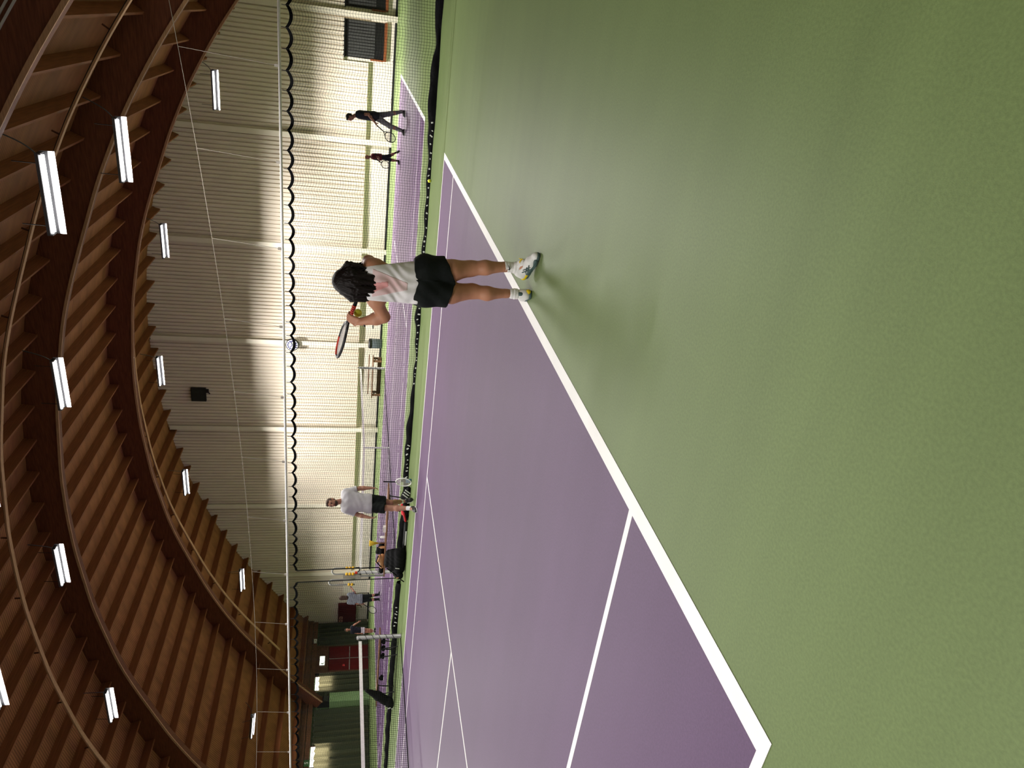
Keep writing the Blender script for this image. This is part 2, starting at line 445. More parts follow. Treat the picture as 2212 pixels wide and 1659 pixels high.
# ---- left wall with windows behind green curtains
wall_left = MB().bb(XB, XW+.3, YL+.12, YL+.3, 0, 4.2).build('wall_left', M_darkgreen); tag(wall_left, kind='structure')
def curtain_mat():
    m = bpy.data.materials.new('green_curtain_cloth'); m.use_nodes = True; nt = m.node_tree; L = nt.links
    b = nt.nodes['Principled BSDF']; b.inputs['Base Color'].default_value = (.060, .075, .048, 1); b.inputs['Roughness'].default_value = .85
    b.inputs['Specular IOR Level'].default_value = .1
    tr = nt.nodes.new('ShaderNodeBsdfTranslucent'); tr.inputs[0].default_value = (.50, .44, .25, 1)
    mx = nt.nodes.new('ShaderNodeMixShader'); mx.inputs[0].default_value = .45
    n = nt.nodes.new('ShaderNodeTexNoise'); n.inputs['Scale'].default_value = 3
    mr = nt.nodes.new('ShaderNodeMapRange'); mr.inputs[3].default_value = .3; mr.inputs[4].default_value = .6
    L.new(n.outputs[0], mr.inputs[0]); L.new(mr.outputs[0], mx.inputs[0])
    L.new(b.outputs[0], mx.inputs[1]); L.new(tr.outputs[0], mx.inputs[2]); L.new(mx.outputs[0], nt.nodes['Material Output'].inputs[0])
    return m
M_curtain = curtain_mat()
M_day = mat('daylit_pane', (.8, .85, .9, 1), .2, .5, emit=((1, .97, .88, 1), 3.2))
CURT = [(29.0, 30.9, False), (25.5, 27.15, True), (17.0, 24.8, True)]
for i, (a, b, day) in enumerate(CURT):
    if day:
        wn = structure('window_%d' % (i+2))
        aa, bb_ = (26.15, 27.1) if i == 1 else (a+.1, a+5.9 if i == 2 else b-.1)
        n = max(1, round((bb_-aa)/1.2)); st = (bb_-aa)/n
        for k in range(n):
            MB().bb(aa+k*st+.03, aa+(k+1)*st-.03, YL+.075, YL+.09, 1.95, 2.8).build('pane', M_day, wn)
        q = MB()
        for k in range(n+1): q.bb(aa+k*st-.03, aa+k*st+.03, YL+.05, YL+.12, 1.9, 2.85)
        q.bb(aa-.03, bb_+.03, YL+.05, YL+.12, 1.85, 1.95); q.build('window_frame', M_brown, wn)
    N = int((b-a)/.02); q = MB(); vs = []; ph = random.random()*6
    for k in range(N+1):
        x = a+(b-a)*k/N
        f = .11*math.sin(x*2*math.pi/.36+ph+1.6*math.sin(x*2.1))+.03*math.sin(x*37+ph)
        zt = (2.62 if day and aa-.05 < x < bb_+.05 else 2.76)+.03*math.sin(x*2*math.pi/.36+ph)
        vs += [(x, YL-.07+.6*f, zt), (x, YL-.09+.85*f, 1.3), (x, YL-.10+f, .05)]
    fs = []
    for k in range(N):
        for j in range(2): fs.append((3*k+j, 3*k+j+1, 3*k+j+4, 3*k+j+3))
    q.add(vs, fs)
    place = ['in the far left corner beside the red double door', 'between the red double door and the pale green pillar',
             'nearer side of the pale green pillar, daylight above it', 'past the left picture edge'][i]
    t = thing('curtain', 'dark green pleated curtain hanging '+place, 'curtain', group=None)
    q.build('cloth', M_curtain, t, True)
    MB().tube([(a, YL-.03, 2.72), (b, YL-.03, 2.72)], .012, 6).build('rail', M_metal, t)

for i, (z0, z1, y) in enumerate(((2.84, 3.08, YL-.12), (3.10, 3.34, YL-.20), (3.36, 3.62, YL-.28))):
    tag(MB().bb(XB, XW, y, y+.10, z0, z1).build('trim_%d' % (i+1), M_fascia), kind='structure')

# red double door with lit exit sign in its transom
door = structure('door_1')
YD = YL-.10
for a, b in ((27.28, 28.1), (28.13, 28.95)):
    dl = MB().bb(a, b, YD, YD+.05, .02, 2.15).build('door_leaf', M_red, door)
    MB().bb(a+.02, b-.02, YD-.012, YD, 1.02, 1.06).build('push_bar', M_metal, dl)
MB().bb(28.098, 28.13, YD-.01, YD+.05, .02, 2.15).build('door_stile', M_metal, door)
MB().box((27.62, YD-.012, 1.35), (.13, .01, .13)).build('door_sign', mat('door_sign_red', (.45, .03, .03, 1), .5), door)
q = MB(); q.bb(27.17, 27.27, YD-.03, YD+.1, 0, 2.84); q.bb(28.96, 29.06, YD-.03, YD+.1, 0, 2.84); q.bb(27.17, 29.06, YD-.01, YD+.1, 2.18, 2.84)
q.build('door_frame', M_brown, door)
es = thing('exit_sign', 'lit white exit sign box over the red double door', 'sign', (27.95, YD-.02, 2.5))
MB().box((0, -.04, 0), (.62, .06, .26)).build('sign_face', mat('exit_face', (.9, .95, .88, 1), .4, emit=((.93, 1, .85, 1), 1.6)), es)
q = MB(); q.box((-.22, -.074, .05), (.035, .006, .05)); q.box((-.22, -.074, -.01), (.06, .006, .09), Matrix.Rotation(.3, 3, 'Y')); q.box((-.19, -.074, -.08), (.09, .006, .03), Matrix.Rotation(.6, 3, 'Y'))
q.build('pictogram', mat('exit_green', (.02, .12, .05, 1), .5), es)
MB().box((0, -.035, 0), (.66, .045, .30)).build('sign_case', M_grey, es)
sg = thing('wall_box', 'small white box on the brown eaves board above the curtain', 'box', (29.34, YL-.20, 2.94))
MB().box((0, 0, 0), (.26, .08, .16)).build('case', M_white, sg); MB().box((0, -.045, 0), (.10, .012, .06)).build('front', M_grey, sg)
gs = thing('letter_sign', 'small green sign with a white letter S on the eaves board', 'sign', (21.86, YL-.15, 2.95))
MB().box((0, 0, 0), (.34, .03, .24)).build('plate', mat('sign_green', (.035, .12, .03, 1), .5), gs)
tc_ = bpy.data.curves.new('letter', 'FONT'); tc_.body = 'S'; tc_.size = .24; tc_.align_x = 'CENTER'; tc_.align_y = 'CENTER'; tc_.extrude = .004
lo_ = link('letter_curve', tc_); bpy.context.view_layer.update()
lm = bpy.data.meshes.new_from_object(lo_.evaluated_get(bpy.context.evaluated_depsgraph_get())); bpy.data.objects.remove(lo_); lm.materials.clear(); lm.materials.append(M_white)
lt = link('letter', lm, gs); lt.location = (0, -.022, 0); lt.rotation_euler = (math.pi/2, 0, 0)

# green pillars that carry the arch feet
for x in ARCH:
    if x < -5: continue
    p = MB(); p.prism([(-.45, 0), (.55, 0), (.55, 1.72), (.12, 2.02), (-.45, 2.02)], (x+.28, YL+.02, 0), (0, 1, 0), (0, 0, 1), (-1, 0, 0), .56)
    t = p.build('wall_pillar', M_pillar, wall_left)
    MB().prism([(-.32, 1.98), (.35, 1.98), (.35, 2.45), (.1, 2.62), (-.40, 2.30)], (x+.17, YL, 0), (0, 1, 0), (0, 0, 1), (-1, 0, 0), .34).build('arch_shoe', M_black, t)

tag(MB().bb(XB, XW+.3, YR-.2, YR, 0, 4.5).build('wall_right', M_wallwhite), kind='structure')
tag(MB().bb(XB-.2, XB, YR, YL+.3, 0, 10.9).build('wall_back', M_wallwhite), kind='structure')

# ================================================================== LAMPS
LY = [1.35, 6.95, 12.5, 18.05, 23.85]
ROWS = [(27.3, -1, [6.39, 8.52, 9.13, 8.55, 6.39], 'far row by the end wall'), (15.5, 1, [6.27, 8.21, 8.96, 8.35, 6.27], 'middle row over the divider net'),
        (11.5, -1, [6.28, 8.2, 8.95, 8.35, 6.27], 'near row over the purple court'), (.35, 1, [6.27, 8.21, 8.96, 8.35, 6.27], 'row just in front of the camera'),
        (-3.65, 1, [6.27, 8.21, 8.96, 8.35, 6.27], 'row behind the camera')]
ORD = ['first from the right', 'second from the right', 'third from the right', 'fourth from the right', 'fifth from the right']
def lamp(label, loc, tilt, tray_x, roll=0.0, zrail=None, power=1.0, flip=False):
    t = thing('ceiling_lamp', label, 'lamp', loc, 0, 'strip lamps under the roof')
    t.rotation_euler = (roll, math.radians(tilt), math.pi if flip else 0)
    q = MB(); q.box((0, 0, .035), (.17, 1.32, .05)); q.box((0, -.65, .01), (.16, .02, .07)); q.box((0, .65, .01), (.16, .02, .07))
    q.build('housing', M_housing, t)
    MB().box((.115, 0, -.055), (.006, 1.34, .22)).build('shield', M_housing, t)  # unseen plate added to cut the lamp's light sharply on one side
    for s in (-1, 1):
        MB().tube([(s*.045, -.62, -.012), (s*.045, .62, -.012)], .026, 8).build('tube', M_tube, t)
    for s in (-1, 1): MB().tube([(-.05, s*.5, .06), (-.02, s*.5, .42)], .008, 5).build('hanger', M_black, t)
    dx = (tray_x-loc[0])*(-1 if flip else 1); R = Matrix.Rotation(-math.radians(tilt), 3, 'Y')
    pts = []
    for k in range(9):
        u = k/8; wv_ = Vector((dx*u, -.62-.42*u, .05+(.42 if zrail is None else zrail)*u-.10*math.sin(math.pi*u)))
        p = R @ Vector((wv_.x, 0, wv_.z)); pts.append((p.x, wv_.y, p.z))
    MB().tube(pts, .011, 5).build('cord', M_black, t)
    ld = bpy.data.lights.new('lamp_light', 'AREA'); ld.shape = 'RECTANGLE'; ld.size = .05; ld.size_y = 1.25
    ld.energy = LAMP_W*power; ld.color = (1, .97, .925); ld.spread = math.radians(122 if loc[0] > 20 else LAMP_SPREAD)
    lo = link('lamp_light', ld, t); lo.location = (0, 0, -.05)
    return t
for x, sg_, zs, nm in ROWS:
    for k, (y, z) in enumerate(zip(LY, zs)):
        # rotating about +Y by +a leans the lamp's face towards -X
        tr = min(TRAY, key=lambda v: abs(v-x))
        lamp('twin tube strip lamp, %s, %s' % (ORD[k], nm), (x, y, z), -sg_*LAMP_TILT, tr, power=(5.4 if k < 4 else 1.9) if x > 20 else (1.9 if x < 0 else .9 if x < 5 else 1.75 if x < 13 else 2.5), flip=x < 5)
lamp('single low strip lamp hanging under the left roof slope above the green curtains', (21.0, 26.45, 5.18), -20, 21.4, .09, .3)

# ================================================================== DIVIDER NET
XC = 13.05
def fold(y, z):
    return (.045*np.sin(y*2*np.pi/.69)+.03*np.sin(y*3.1+1))*(.35+.65*z/2.6)+.05*np.sin(y*1.3)*(1-z/2.6)
def ztop(y):
    return 2.665-.075*np.abs(np.sin(np.pi*(y+4.6)/.345))**.8
skY = [-5, -3, -2.2, -1.9, -1.5, -1.0, -.3, .3, 1.2, 2.9, 3.5, 3.8, 4.2, 4.8, 5.1, 5.9, 6.6, 7.5, 8.2, 9, 10, 10.75, 11.4, 12.5, 13.9, 15.4, 18.6, 22]
skH = [.12, .14, .15, .10, .08, .15, .14, .075, .065, .06, .07, .12, .07, .04, .05, .08, .13, .12, .11, .12, .15, .12, .12, .15, .13, .13, .10, .10]
def skh(y): return np.interp(y, skY, skH)+.012*np.sin(np.asarray(y)*9)
def netting(label, ya, yb, place):
    t = thing('divider_net', label, 'net', (XC, ya, 0))
    ys = np.arange(ya, yb, .05); m = 53
    frac = np.linspace(0, 1, m)
    top = ztop(ys); bot = skh(ys)*.6
    Zg = bot[:, None]+(top-bot)[:, None]*frac[None]
    P = np.stack([fold(ys[:, None], Zg), np.broadcast_to((ys-ya)[:, None], Zg.shape)+.006*np.sin(Zg*5), Zg], -1)
    V1, F1 = strands(P, .0026, (1, 0, 0), (0, 1, 0))
    V2, F2 = strands(np.swapaxes(P, 0, 1).copy(), .0026, (1, 0, 0), (0, 0, 1))
    o = link('netting', np_mesh('netting', np.concatenate([V1, V2]), np.concatenate([F1, F2+len(V1)]), M_twine), t); o['kind'] = 'stuff'
    # webbing along the top, hung from hooks
    yy = np.arange(ya, yb+.01, .0345); q = MB(); vs = []
    for y in yy:
        z = float(ztop(y)); x = float(fold(y, z)); tw = .5*math.sin(y*7.3)
        vs += [(x+.012*tw, y-ya, z+.03), (x-.012*tw, y-ya, z-.03)]
    q.add(vs, [(2*i, 2*i+1, 2*i+3, 2*i+2) for i in range(len(yy)-1)]); q.build('webbing', M_tarp, t)
    hk = MB().tube([(0, 0, .108), (0, .004, .05), (0, 0, 0)], .007, 5).mesh('hook', M_black)
    k = math.ceil((ya+4.6)/.345)
    while k*.345-4.6 < yb:
        y = k*.345-4.6; h = link('hook', hk, t); h.location = (float(fold(y, 2.6)), y-ya, 2.65); k += 1
    for y in (ya, yb): MB().tube([(float(fold(y, z)), y-ya, z) for z in np.linspace(.05, float(ztop(y)), 9)], .013, 6).build('edge_cord', M_twine, t)
    # tarpaulin skirt lying along the floor
    yy = np.arange(ya, yb+.01, .06); vs = []; sk = MB()
    for y in yy:
        h = float(skh(y)); s = .05*math.sin(y*2.7)+.03*math.sin(y*6.1)
        vs += [(s-.10, y-ya, .004), (s-.09+.01*math.sin(y*13), y-ya, h*.45), (s-.05+.012*math.sin(y*17), y-ya, h*.92), (s-.01, y-ya, h), (s+.03, y-ya, h*.7), (s+.05, y-ya, .004)]
    fs = []
    for i in range(len(yy)-1):
        for j in range(5): fs.append((6*i+j, 6*i+6+j, 6*i+7+j, 6*i+1+j))
    sk.add(vs, fs); so = sk.build('skirt', M_tarp, t, True)
    # bits of the white lettering that show between the folds
    rnd = random.Random(3)
    y = place[0]
    while y < place[1]:
        if not (5.4 < y < 6.9):
            s = .05*math.sin(y*2.7)+.03*math.sin(y*6.1); h = float(skh(y))
            hh = h*rnd.uniform(.25, .55); zc = h*rnd.uniform(.35, .6); a = rnd.uniform(-.9, .9); wd = rnd.uniform(.012, .035)
            R = Matrix.Rotation(a, 3, 'X')
            MB().box((s-.104+.02*zc/h, y-ya, zc), (.012, wd, hh), R).build('letter_mark', M_white, so)
        y += rnd.uniform(.07, .2)
    return t
netting('long black divider net with sagging top webbing, right of the gap at the post', -4.6, 10.72, (-.2, 8.0))
netting('black divider net panel left of the gap, behind the near net post', 11.1, 22.0, (12.0, 12.7))

rail = thing('net_rail', 'long white steel tube that carries the divider net across the hall', 'rail', (XC, 0, 2.79))
MB().tube([(0, -5.4, 0), (0, 30.3, .04)], .026, 10).build('tube', M_galv, rail, True)
def zw(y): return 3.63+.0046*(y-12.45)**2
wire = thing('suspension_wire', 'thin pale wire above the white tube with short droppers', 'wire', (XC, 0, 0))
MB().tube([(0, y, zw(y)) for y in np.linspace(-2.4, 27.3, 60)], .0045, 5).build('cable', M_rope, wire)
for k in range(-2, 11):
    y = .69+1.67*k
    if not (-2.2 < y < 27): continue
    MB().tube([(0, y, zw(y)), (0, y+.12, 2.82)], .0045, 5).build('dropper', M_rope, wire)
    MB().box((0, y+.12, 2.85), (.03, .05, .07)).build('clamp', M_grey, wire)

# ================================================================== COURT NETS
def court_net(label):
    t = thing('court_net', label, 'net', (0, 11.885, 0))
    xs = np.arange(-.86, 11.84, .046); xc = 5.485
    zt = 1.02-.125*(1-np.abs(xs-xc)/6.4)
    m = 22; fr = np.linspace(0, 1, m)
    Zg = .02+(zt-.02)[:, None]*fr[None]
    P = np.stack([np.broadcast_to(xs[:, None], Zg.shape), .03*np.sin(xs*1.7)[:, None]*(1-fr)[None], Zg], -1)
    V1, F1 = strands(P, .0032, (1, 0, 0), (0, 1, 0)); V2, F2 = strands(np.swapaxes(P, 0, 1).copy(), .0032, (0, 1, 0), (0, 0, 1))
    o = link('netting', np_mesh('netting', np.concatenate([V1, V2]), np.concatenate([F1, F2+len(V1)]), M_twine), t); o['kind'] = 'stuff'
    q = MB(); vs = []
    for x in np.linspace(-.80, 11.76, 60):
        z = 1.045-.125*(1-abs(x-xc)/6.4)
        vs += [(x, -.012, z-.075), (x, -.014, z), (x, .014, z), (x, .012, z-.075)]
    q.add(vs, [(4*i+k, 4*i+k+1, 4*i+5+k, 4*i+4+k) for i in range(59) for k in range(3)]); q.build('headband', M_band, t)
    MB().tube([(-.9, 0, 1.05)]+[(x, 0, 1.04-.125*(1-abs(x-xc)/6.4)) for x in np.linspace(-.8, 11.76, 20)]+[(11.88, 0, 1.05)], .008, 6).build('net_cord', M_black, t)
    MB().tube([(x, .03*math.sin(x*1.7), .02) for x in np.linspace(-.86, 11.83, 60)], .012, 6).build('bottom_cord', M_twine, t)
    MB().box((xc, 0, .46), (.05, .04, .91)).build('centre_strap', M_white, t)
    return t
def net_post(label, x, hard=False):
    t = thing('net_post', label, 'post', (x, 11.885, 0))
    MB().lathe([(.056, 0), (.056, .015), (.05, .02), (.05, 1.07), (.044, 1.085), (.01, 1.09)], n=20).build('pole', M_metal, t, True)
    pts = [(.056*math.cos(a*2*math.pi), .056*math.sin(a*2*math.pi), .10+.165*a) for a in np.linspace(0, 5.6, 90)]
    MB().tube(pts, .005, 5).build('lacing', M_twine, t)
    MB().box((.0, .0, 1.10), (.05, .02, .07)).build('pulley', M_black, t)
    return t
n1 = court_net('white banded tennis net of the near purple court')
n2 = copy_tree(n1); n2.location.x = PITCH; tag(n2, 'tennis net of the next court, seen through the divider net')
net_post('round grey post at the end of the near court net, wound with black cord', 11.884)
net_post('round grey post at the near end of the near court net', -.914)
net_post('round grey post below the ball counters, standing in the gap of the divider net', PITCH-.914)
net_post('dark far post of the next court net, beside the wooden wall bench', PITCH+11.884)

# ball counters on the post in the gap
sc = thing('score_counter', 'ball counter of bent grey tubes with yellow balls above the post', 'scoreboard', (PITCH-.914, 11.885, 0))
rV = Vector((.62, -.78, 0)).normalized()        # the board's sideways direction
def sp(u, z, o=0): return (rV.x*u-rV.y*o*-1*0+(-rV.y)*0, rV.y*u, z) if o == 0 else (rV.x*u-.78*o, rV.y*u-.62*o, z)
MB().prism([(-.20, .98), (-.03, .98), (-.03, 1.46), (-.20, 1.46)], (0, 0, 0), rV, (0, 0, 1), (.78, .62, 0), .02).build('board', M_grey, sc)
MB().prism([(-.12, .35), (-.07, .35), (-.07, 1.0), (-.12, 1.0)], (0, 0, 0), rV, (0, 0, 1), (.78, .62, 0), .03).build('support_slat', M_metal, sc)
MB().tube([sp(-.05, 1.0), sp(-.02, 1.1)], .02, 6).build('bracket', M_black, sc)
def loop(u0, u1, zb, zt, col):
    pts = [sp(u0, z, .03) for z in np.linspace(zb, zt-.1, 5)]
    pts += [sp((u0+u1)/2-(u1-u0)/2*math.cos(a), zt-.1+.1*math.sin(a), .03) for a in np.linspace(.3, math.pi-.3, 8)]
    pts += [sp(u1, z, .03) for z in np.linspace(zt-.1, zb, 5)]
    MB().tube(pts, .021, 8).build('bent_tube', M_metal, sc, True)
loop(-.03, .13, 1.12, 1.76, 0); loop(-.31, -.17, 1.15, 1.83, 0)
for u in (-.03, .13):
    for k in range(3): MB().sphere(sp(u, 1.20+k*.085, .03), .042, 10, 7).build('yellow_ball', M_yellow, sc, True)
for k in range(2): MB().sphere(sp(-.31, 1.22+k*.08, .03), .042, 10, 7).build('yellow_ball', M_yellow, sc, True)
MB().tube([sp(.13, 1.12, .03), sp(.14, 1.04, .03), sp(.06, 1.03, .03), sp(0, 1.08, .03)], .018, 8).build('end_hook', M_black, sc)
MB().box(sp(.0, 1.12, .05), (.05, .05, .06)).build('red_marker', M_redp, sc)

# ================================================================== WALL ITEMS
ck = thing('wall_clock', 'round white wall clock with dark blue numerals on a wall column', 'clock', (XW-.40, 12.56, 4.12))
Ry = Matrix.Rotation(-math.pi/2, 4, 'Y')
c1 = MB().lathe([(.30, -.06), (.30, .02), (.27, .03)], n=32).build('rim', M_black, ck, True); c1.matrix_local = Ry
c2 = MB().lathe([(.262, .0), (.262, .035)], n=32).build('face', M_white, ck); c2.matrix_local = Ry
M_navy = mat('navy_print', (.05, .05, .18, 1), .5)
for k in range(12):
    a = math.pi*k/6; q = MB().box((-.042, .20*math.sin(a), .20*math.cos(a)), (.014, .06, .07)); q.build('numeral', M_navy, ck)
MB().box((-.044, .05, .04), (.012, .03, .17), Matrix.Rotation(-.9, 3, 'X')).build('hand', M_navy, ck); MB().box((-.048, -.09, .03), (.012, .025, .22), Matrix.Rotation(1.2, 3, 'X')).build('hand', M_navy, ck)
MB().box((.12, 0, -.02), (.24, .06, .06)).build('bracket', M_black, ck)
sk_ = thing('wall_speaker', 'black square loudspeaker grille high on the corrugated end wall', 'speaker', (XW-.16, 15.42, 8.42))
MB().box((-.03, 0, 0), (.14, .68, .66)).build('case', M_black, sk_)
M_grille = mat('grille_dark', (.03, .035, .03, 1), .5)
for k in range(9): MB().box((-.105, -.26+.065*k, 0), (.012, .03, .56)).build('grille_slat', M_grille, sk_)
cm = thing('wall_camera', 'small black camera below the loudspeaker on the end wall', 'camera', (XW-.18, 15.22, 8.0))
MB().box((-.03, 0, .02), (.10, .16, .12)).build('body', M_black, cm); MB().tube([(-.06, .05, -.02), (-.14, .09, -.1)], .03, 8).build('lens', M_black, cm)

rb = thing('fire_cabinet', 'dark red fire cabinet with pictogram signs in the far corner', 'cabinet', (XW-.27, 29.55, 1.24))
MB().box((-.02, 0, 0), (.22, 1.28, 1.02)).build('cabinet_body', M_redbox, rb)
MB().box((-.135, 0, 0), (.012, 1.2, .94)).build('cabinet_door', M_redbox, rb)
M_picto = mat('pictogram_white', (.42, .20, .15, 1), .6)
for y, z, s in ((.30, .33, .20), (.54, .34, .14)):
    q = MB(); q.box((-.143, y, z), (.006, s, .18)); q.build('pictogram', M_picto, rb)
    MB().prism([(-.05, -.04), (.05, -.04), (.05, .03), (.02, .06), (-.02, .06), (-.02, .02), (-.05, .02)], (-.150, y, z), (0, 1, 0), (0, 0, 1), (1, 0, 0), .006).build('symbol', M_redbox, rb)
MB().tube([(-.02, -.5, -.55), (-.02, -.5, -.75), (-.02, -.35, -.8)], .03, 8).build('pipe', M_brown, rb)
wp = thing('wall_tap', 'brown valve with bent pipe on the white plinth near the red cabinet', 'tap', (XW-.06, 28.3, .75))
MB().tube([(0, 0, -.65), (0, 0, 0), (-.03, .1, .06), (-.05, .5, .05)], .018, 8).build('pipe', M_brown, wp)
MB().box((-.05, .3, .06), (.1, .12, .12)).build('valve', M_brown, wp)
wb = thing('white_panel', 'white board standing against the end wall behind the ball counters', 'board', (XW-.36, 27.55, 0))
MB().box((0, 0, .75), (.05, .9, 1.5)).build('sheet', M_wallwhite, wb); MB().box((0, 0, .02), (.2, .95, .04)).build('foot', M_wallwhite, wb)

bw = thing('wall_bench', 'brown wooden bench standing against the end wall beside the grey bin', 'bench', (29.9, 13.75, 0))
MB().box((0, 0, .40), (.40, 2.1, .05)).build('seat', M_bench, bw)
for y in (-.9, .9):
    for dx in (-.16, .16): MB().box((dx, y, .19), (.05, .10, .38)).build('leg', M_bench, bw)
    for z in (.08, .30): MB().box((0, y, z), (.3, .06, .06)).build('rung', M_bench, bw)
MB().box((0.22, 0, .58), (.03, 2.1, .05)).build('backrest', M_bench, bw)
MB().box((.1, 0, .10), (.10, 1.9, .18)).build('stretcher', M_bench, bw)
bn = thing('waste_bin', 'grey cylindrical bin with dark lid against the end wall', 'bin', (30.3, 12.2, 0))
MB().lathe([(.20, 0), (.22, .05), (.23, .50), (.22, .52)], n=20).build('body', mat('bin_grey', (.09, .11, .12, 1), .5), bn, True)
MB().lathe([(.24, .50), (.24, .60), (.18, .64)], n=20).build('lid', M_black, bn, True)
tp = thing('tripod', 'black tripod with a small device at the foot of the end wall', 'tripod', (30.2, 11.0, 0))
for a in (.4, 2.5, 4.6): MB().tube([(0, 0, .42), (.22*math.cos(a), .26*math.sin(a), .01)], .012, 6).build('leg', M_black, tp)
MB().box((0, .02, .47), (.08, .10, .10)).build('head', M_black, tp); MB().box((0, .22, .46), (.06, .34, .05)).build('device', M_black, tp)
ys = thing('floor_sign', 'small yellow warning card with black marks leaning at the end wall', 'sign', (30.4, 10.62, 0))
MB().box((0, 0, .18), (.03, .40, .34), Matrix.Rotation(.18, 3, 'Y')).build('card', mat('card_yellow', (.80, .62, .03, 1), .5), ys)
for dy in (-.06, .06): MB().box((-.02, dy, .22), (.012, .05, .12), Matrix.Rotation(.18, 3, 'Y')).build('mark', M_black, ys)
bg = thing('floor_bag', 'dark bag lying beside the yellow card at the end wall', 'bag', (30.3, 10.2, 0))
soft('body', [cap((-.1, -.2, .12), (.05, .2, .12), .12, .10), cap((0, 0, .2), (0, .1, .24), .07)], .03, M_blackbag, bg)

# ================================================================== COURTSIDE BENCHES AND BAGS
def bench(label, y0, y1, legs):
    t = thing('court_bench', label, 'bench', (12.62, (y0+y1)/2, 0)); L = y1-y0
    for dx in (-.12, 0, .12): MB().box((dx, 0, .475), (.105, L, .03)).build('seat_slat', M_bench, t)
    for y in legs:
        y -= (y0+y1)/2
        q = MB(); q.tube([(-.15, y, .45), (-.19, y-.12, .01)], .014, 6); q.build('leg', M_black, t)
        q = MB(); q.tube([(.15, y, .45), (.19, y+.12, .01)], .014, 6); q.build('leg', M_black, t)
        MB().box((0, y, .44), (.32, .06, .04)).build('cross_piece', M_black, t)
    return t
bench('low wooden court bench with bags, behind the standing man in the white shirt', 7.9, 10.45, (8.25, 10.1))
bench('low wooden court bench left of the near net post carrying a racket bag', 12.5, 15.1, (12.95, 13.25, 14.65))

bp_ = thing('backpack', 'big black backpack leaning against the end of the court bench', 'backpack', (12.2, 9.78, 0))
def fold_d(s, a): return lambda x, y, z: a*np.sin(x*s+y*s*1.3)*np.sin(z*s*.9+y*s*.5)
soft('body', [cap((0, -.25, .16), (.02, .22, .15), .15, .14), cap((.05, -.22, .30), (.06, .18, .30), .12), cap((.08, -.2, .40), (.08, .1, .42), .09)], .018, M_blackbag, bp_, fold_d(28, .006), cuts=[((0, 0, .004), (0, 0, -1))])
soft('side_pocket', [cap((-.1, .33, .14), (-.02, .34, .2), .10, .09)], .018, M_blackbag, bp_, cuts=[((0, 0, .004), (0, 0, -1))])
MB().box((-.165, .06, .20), (.012, .012, .10), Matrix.Rotation(.2, 3, 'X')).build('logo_stripe', M_white, bp_)
MB().box((-.19, .33, .18), (.012, .03, .07), Matrix.Rotation(-.3, 3, 'X')).build('buckle', M_tan, bp_)
MB().tube([(-.1, .1, .45), (-.14, .2, .3), (-.15, .42, .1), (-.14, .5, .02)], .014, 6).build('strap', M_blackbag, bp_)
tb = thing('handbag', 'tan leather shoulder bag slumped on the bench above the black backpack', 'bag', (12.55, 10.06, .49))
soft('body', [cap((0, -.18, .05), (0, .15, .05), .05), cap((0, -.08, .12), (0, .02, .17), .05, .03), cap((-.03, -.2, .12), (-.02, .05, .05), .035)], .012, M_tan, tb, fold_d(50, .003), cuts=[((0, 0, .004), (0, 0, -1))])
MB().tube([(-.05, -.22, .15), (-.06, -.05, .19), (-.05, .14, .06)], .014, 6).build('dark_band', M_blackbag, tb)
bx = thing('cloth_pouch', 'black pouch on the very end of the court bench', 'bag', (12.6, 10.36, .49))
soft('body', [cap((0, -.04, .05), (0, .06, .05), .05), cap((0, -.02, .08), (0, .04, .08), .04)], .014, M_blackbag, bx, cuts=[((0, 0, .002), (0, 0, -1))])
hb = thing('folded_jacket', 'black folded jacket heaped behind the tan bag on the bench', 'jacket', (12.71, 9.80, .49))
soft('body', [cap((0, -.12, .07), (0, .1, .06), .07), cap((0, -.02, .14), (0, .1, .16), .05)], .015, M_blackbag, hb, fold_d(40, .004), cuts=[((0, 0, .002), (0, 0, -1))])
br = thing('hand_brush', 'yellow bristled hand brush standing upright on the court bench', 'brush', (12.6, 9.53, .49))
MB().lathe([(.016, 0), (.014, .12), (.02, .18)], n=10).build('handle', M_bench, br, True)
MB().lathe([(.02, .17), (.035, .25), (.075, .37), (.06, .375)], n=14).build('bristles', mat('straw_yellow', (.55, .36, .03, 1), .8), br, True)
for k, (y, lab, m) in enumerate(((9.33, 'clear plastic bottle standing on the bench right of the yellow brush', M_white), (9.64, 'small amber bottle on the bench between the yellow brush and the jacket', M_tan))):
    t = thing('bottle', lab, 'bottle', (12.58, y, .49))
    MB().lathe([(.028, 0), (.03, .02), (.03, .10), (.012, .125), (.012, .145)], n=12).build('body', m, t, True)
    MB().lathe([(.014, .145), (.014, .165)], n=10).build('cap', M_black, t)
cp = thing('ball_tin', 'small pale tin lying on the bench beside the standing man', 'tin', (12.58, 9.08, .49))
MB().box((0, 0, .03), (.08, .16, .06)).build('body', M_white, cp); MB().box((-.01, .0, .065), (.06, .10, .01)).build('lid', M_grey, cp)
rl = thing('squeegee_roller', 'long black court roller on the floor below the bench with pale end plates', 'roller', (12.37, 9.45, 0))
MB().tube([(0, -.72, .045), (0, .72, .045)], .042, 10).build('roll', M_black, rl, True)
MB().box((-.05, -.28, .03), (.01, .42, .03)).build('pale_plate', M_white, rl); MB().box((-.05, .30, .03), (.01, .26, .03)).build('pale_plate', M_white, rl)
b2 = thing('racket_bag', 'black racket bag hanging tilted off the end of the bench left of the post', 'bag', (12.27, 14.52, 0))
soft('body', [cap((0, -.29, .76), (0, -.06, .46), .045, .12), cap((0, -.06, .46), (0, .2, .18), .12, .13), cap((-.02, .14, .16), (-.02, .30, .11), .12, .10)], .016, M_blackbag, b2, fold_d(30, .004), cuts=[((0, 0, .003), (0, 0, -1))])
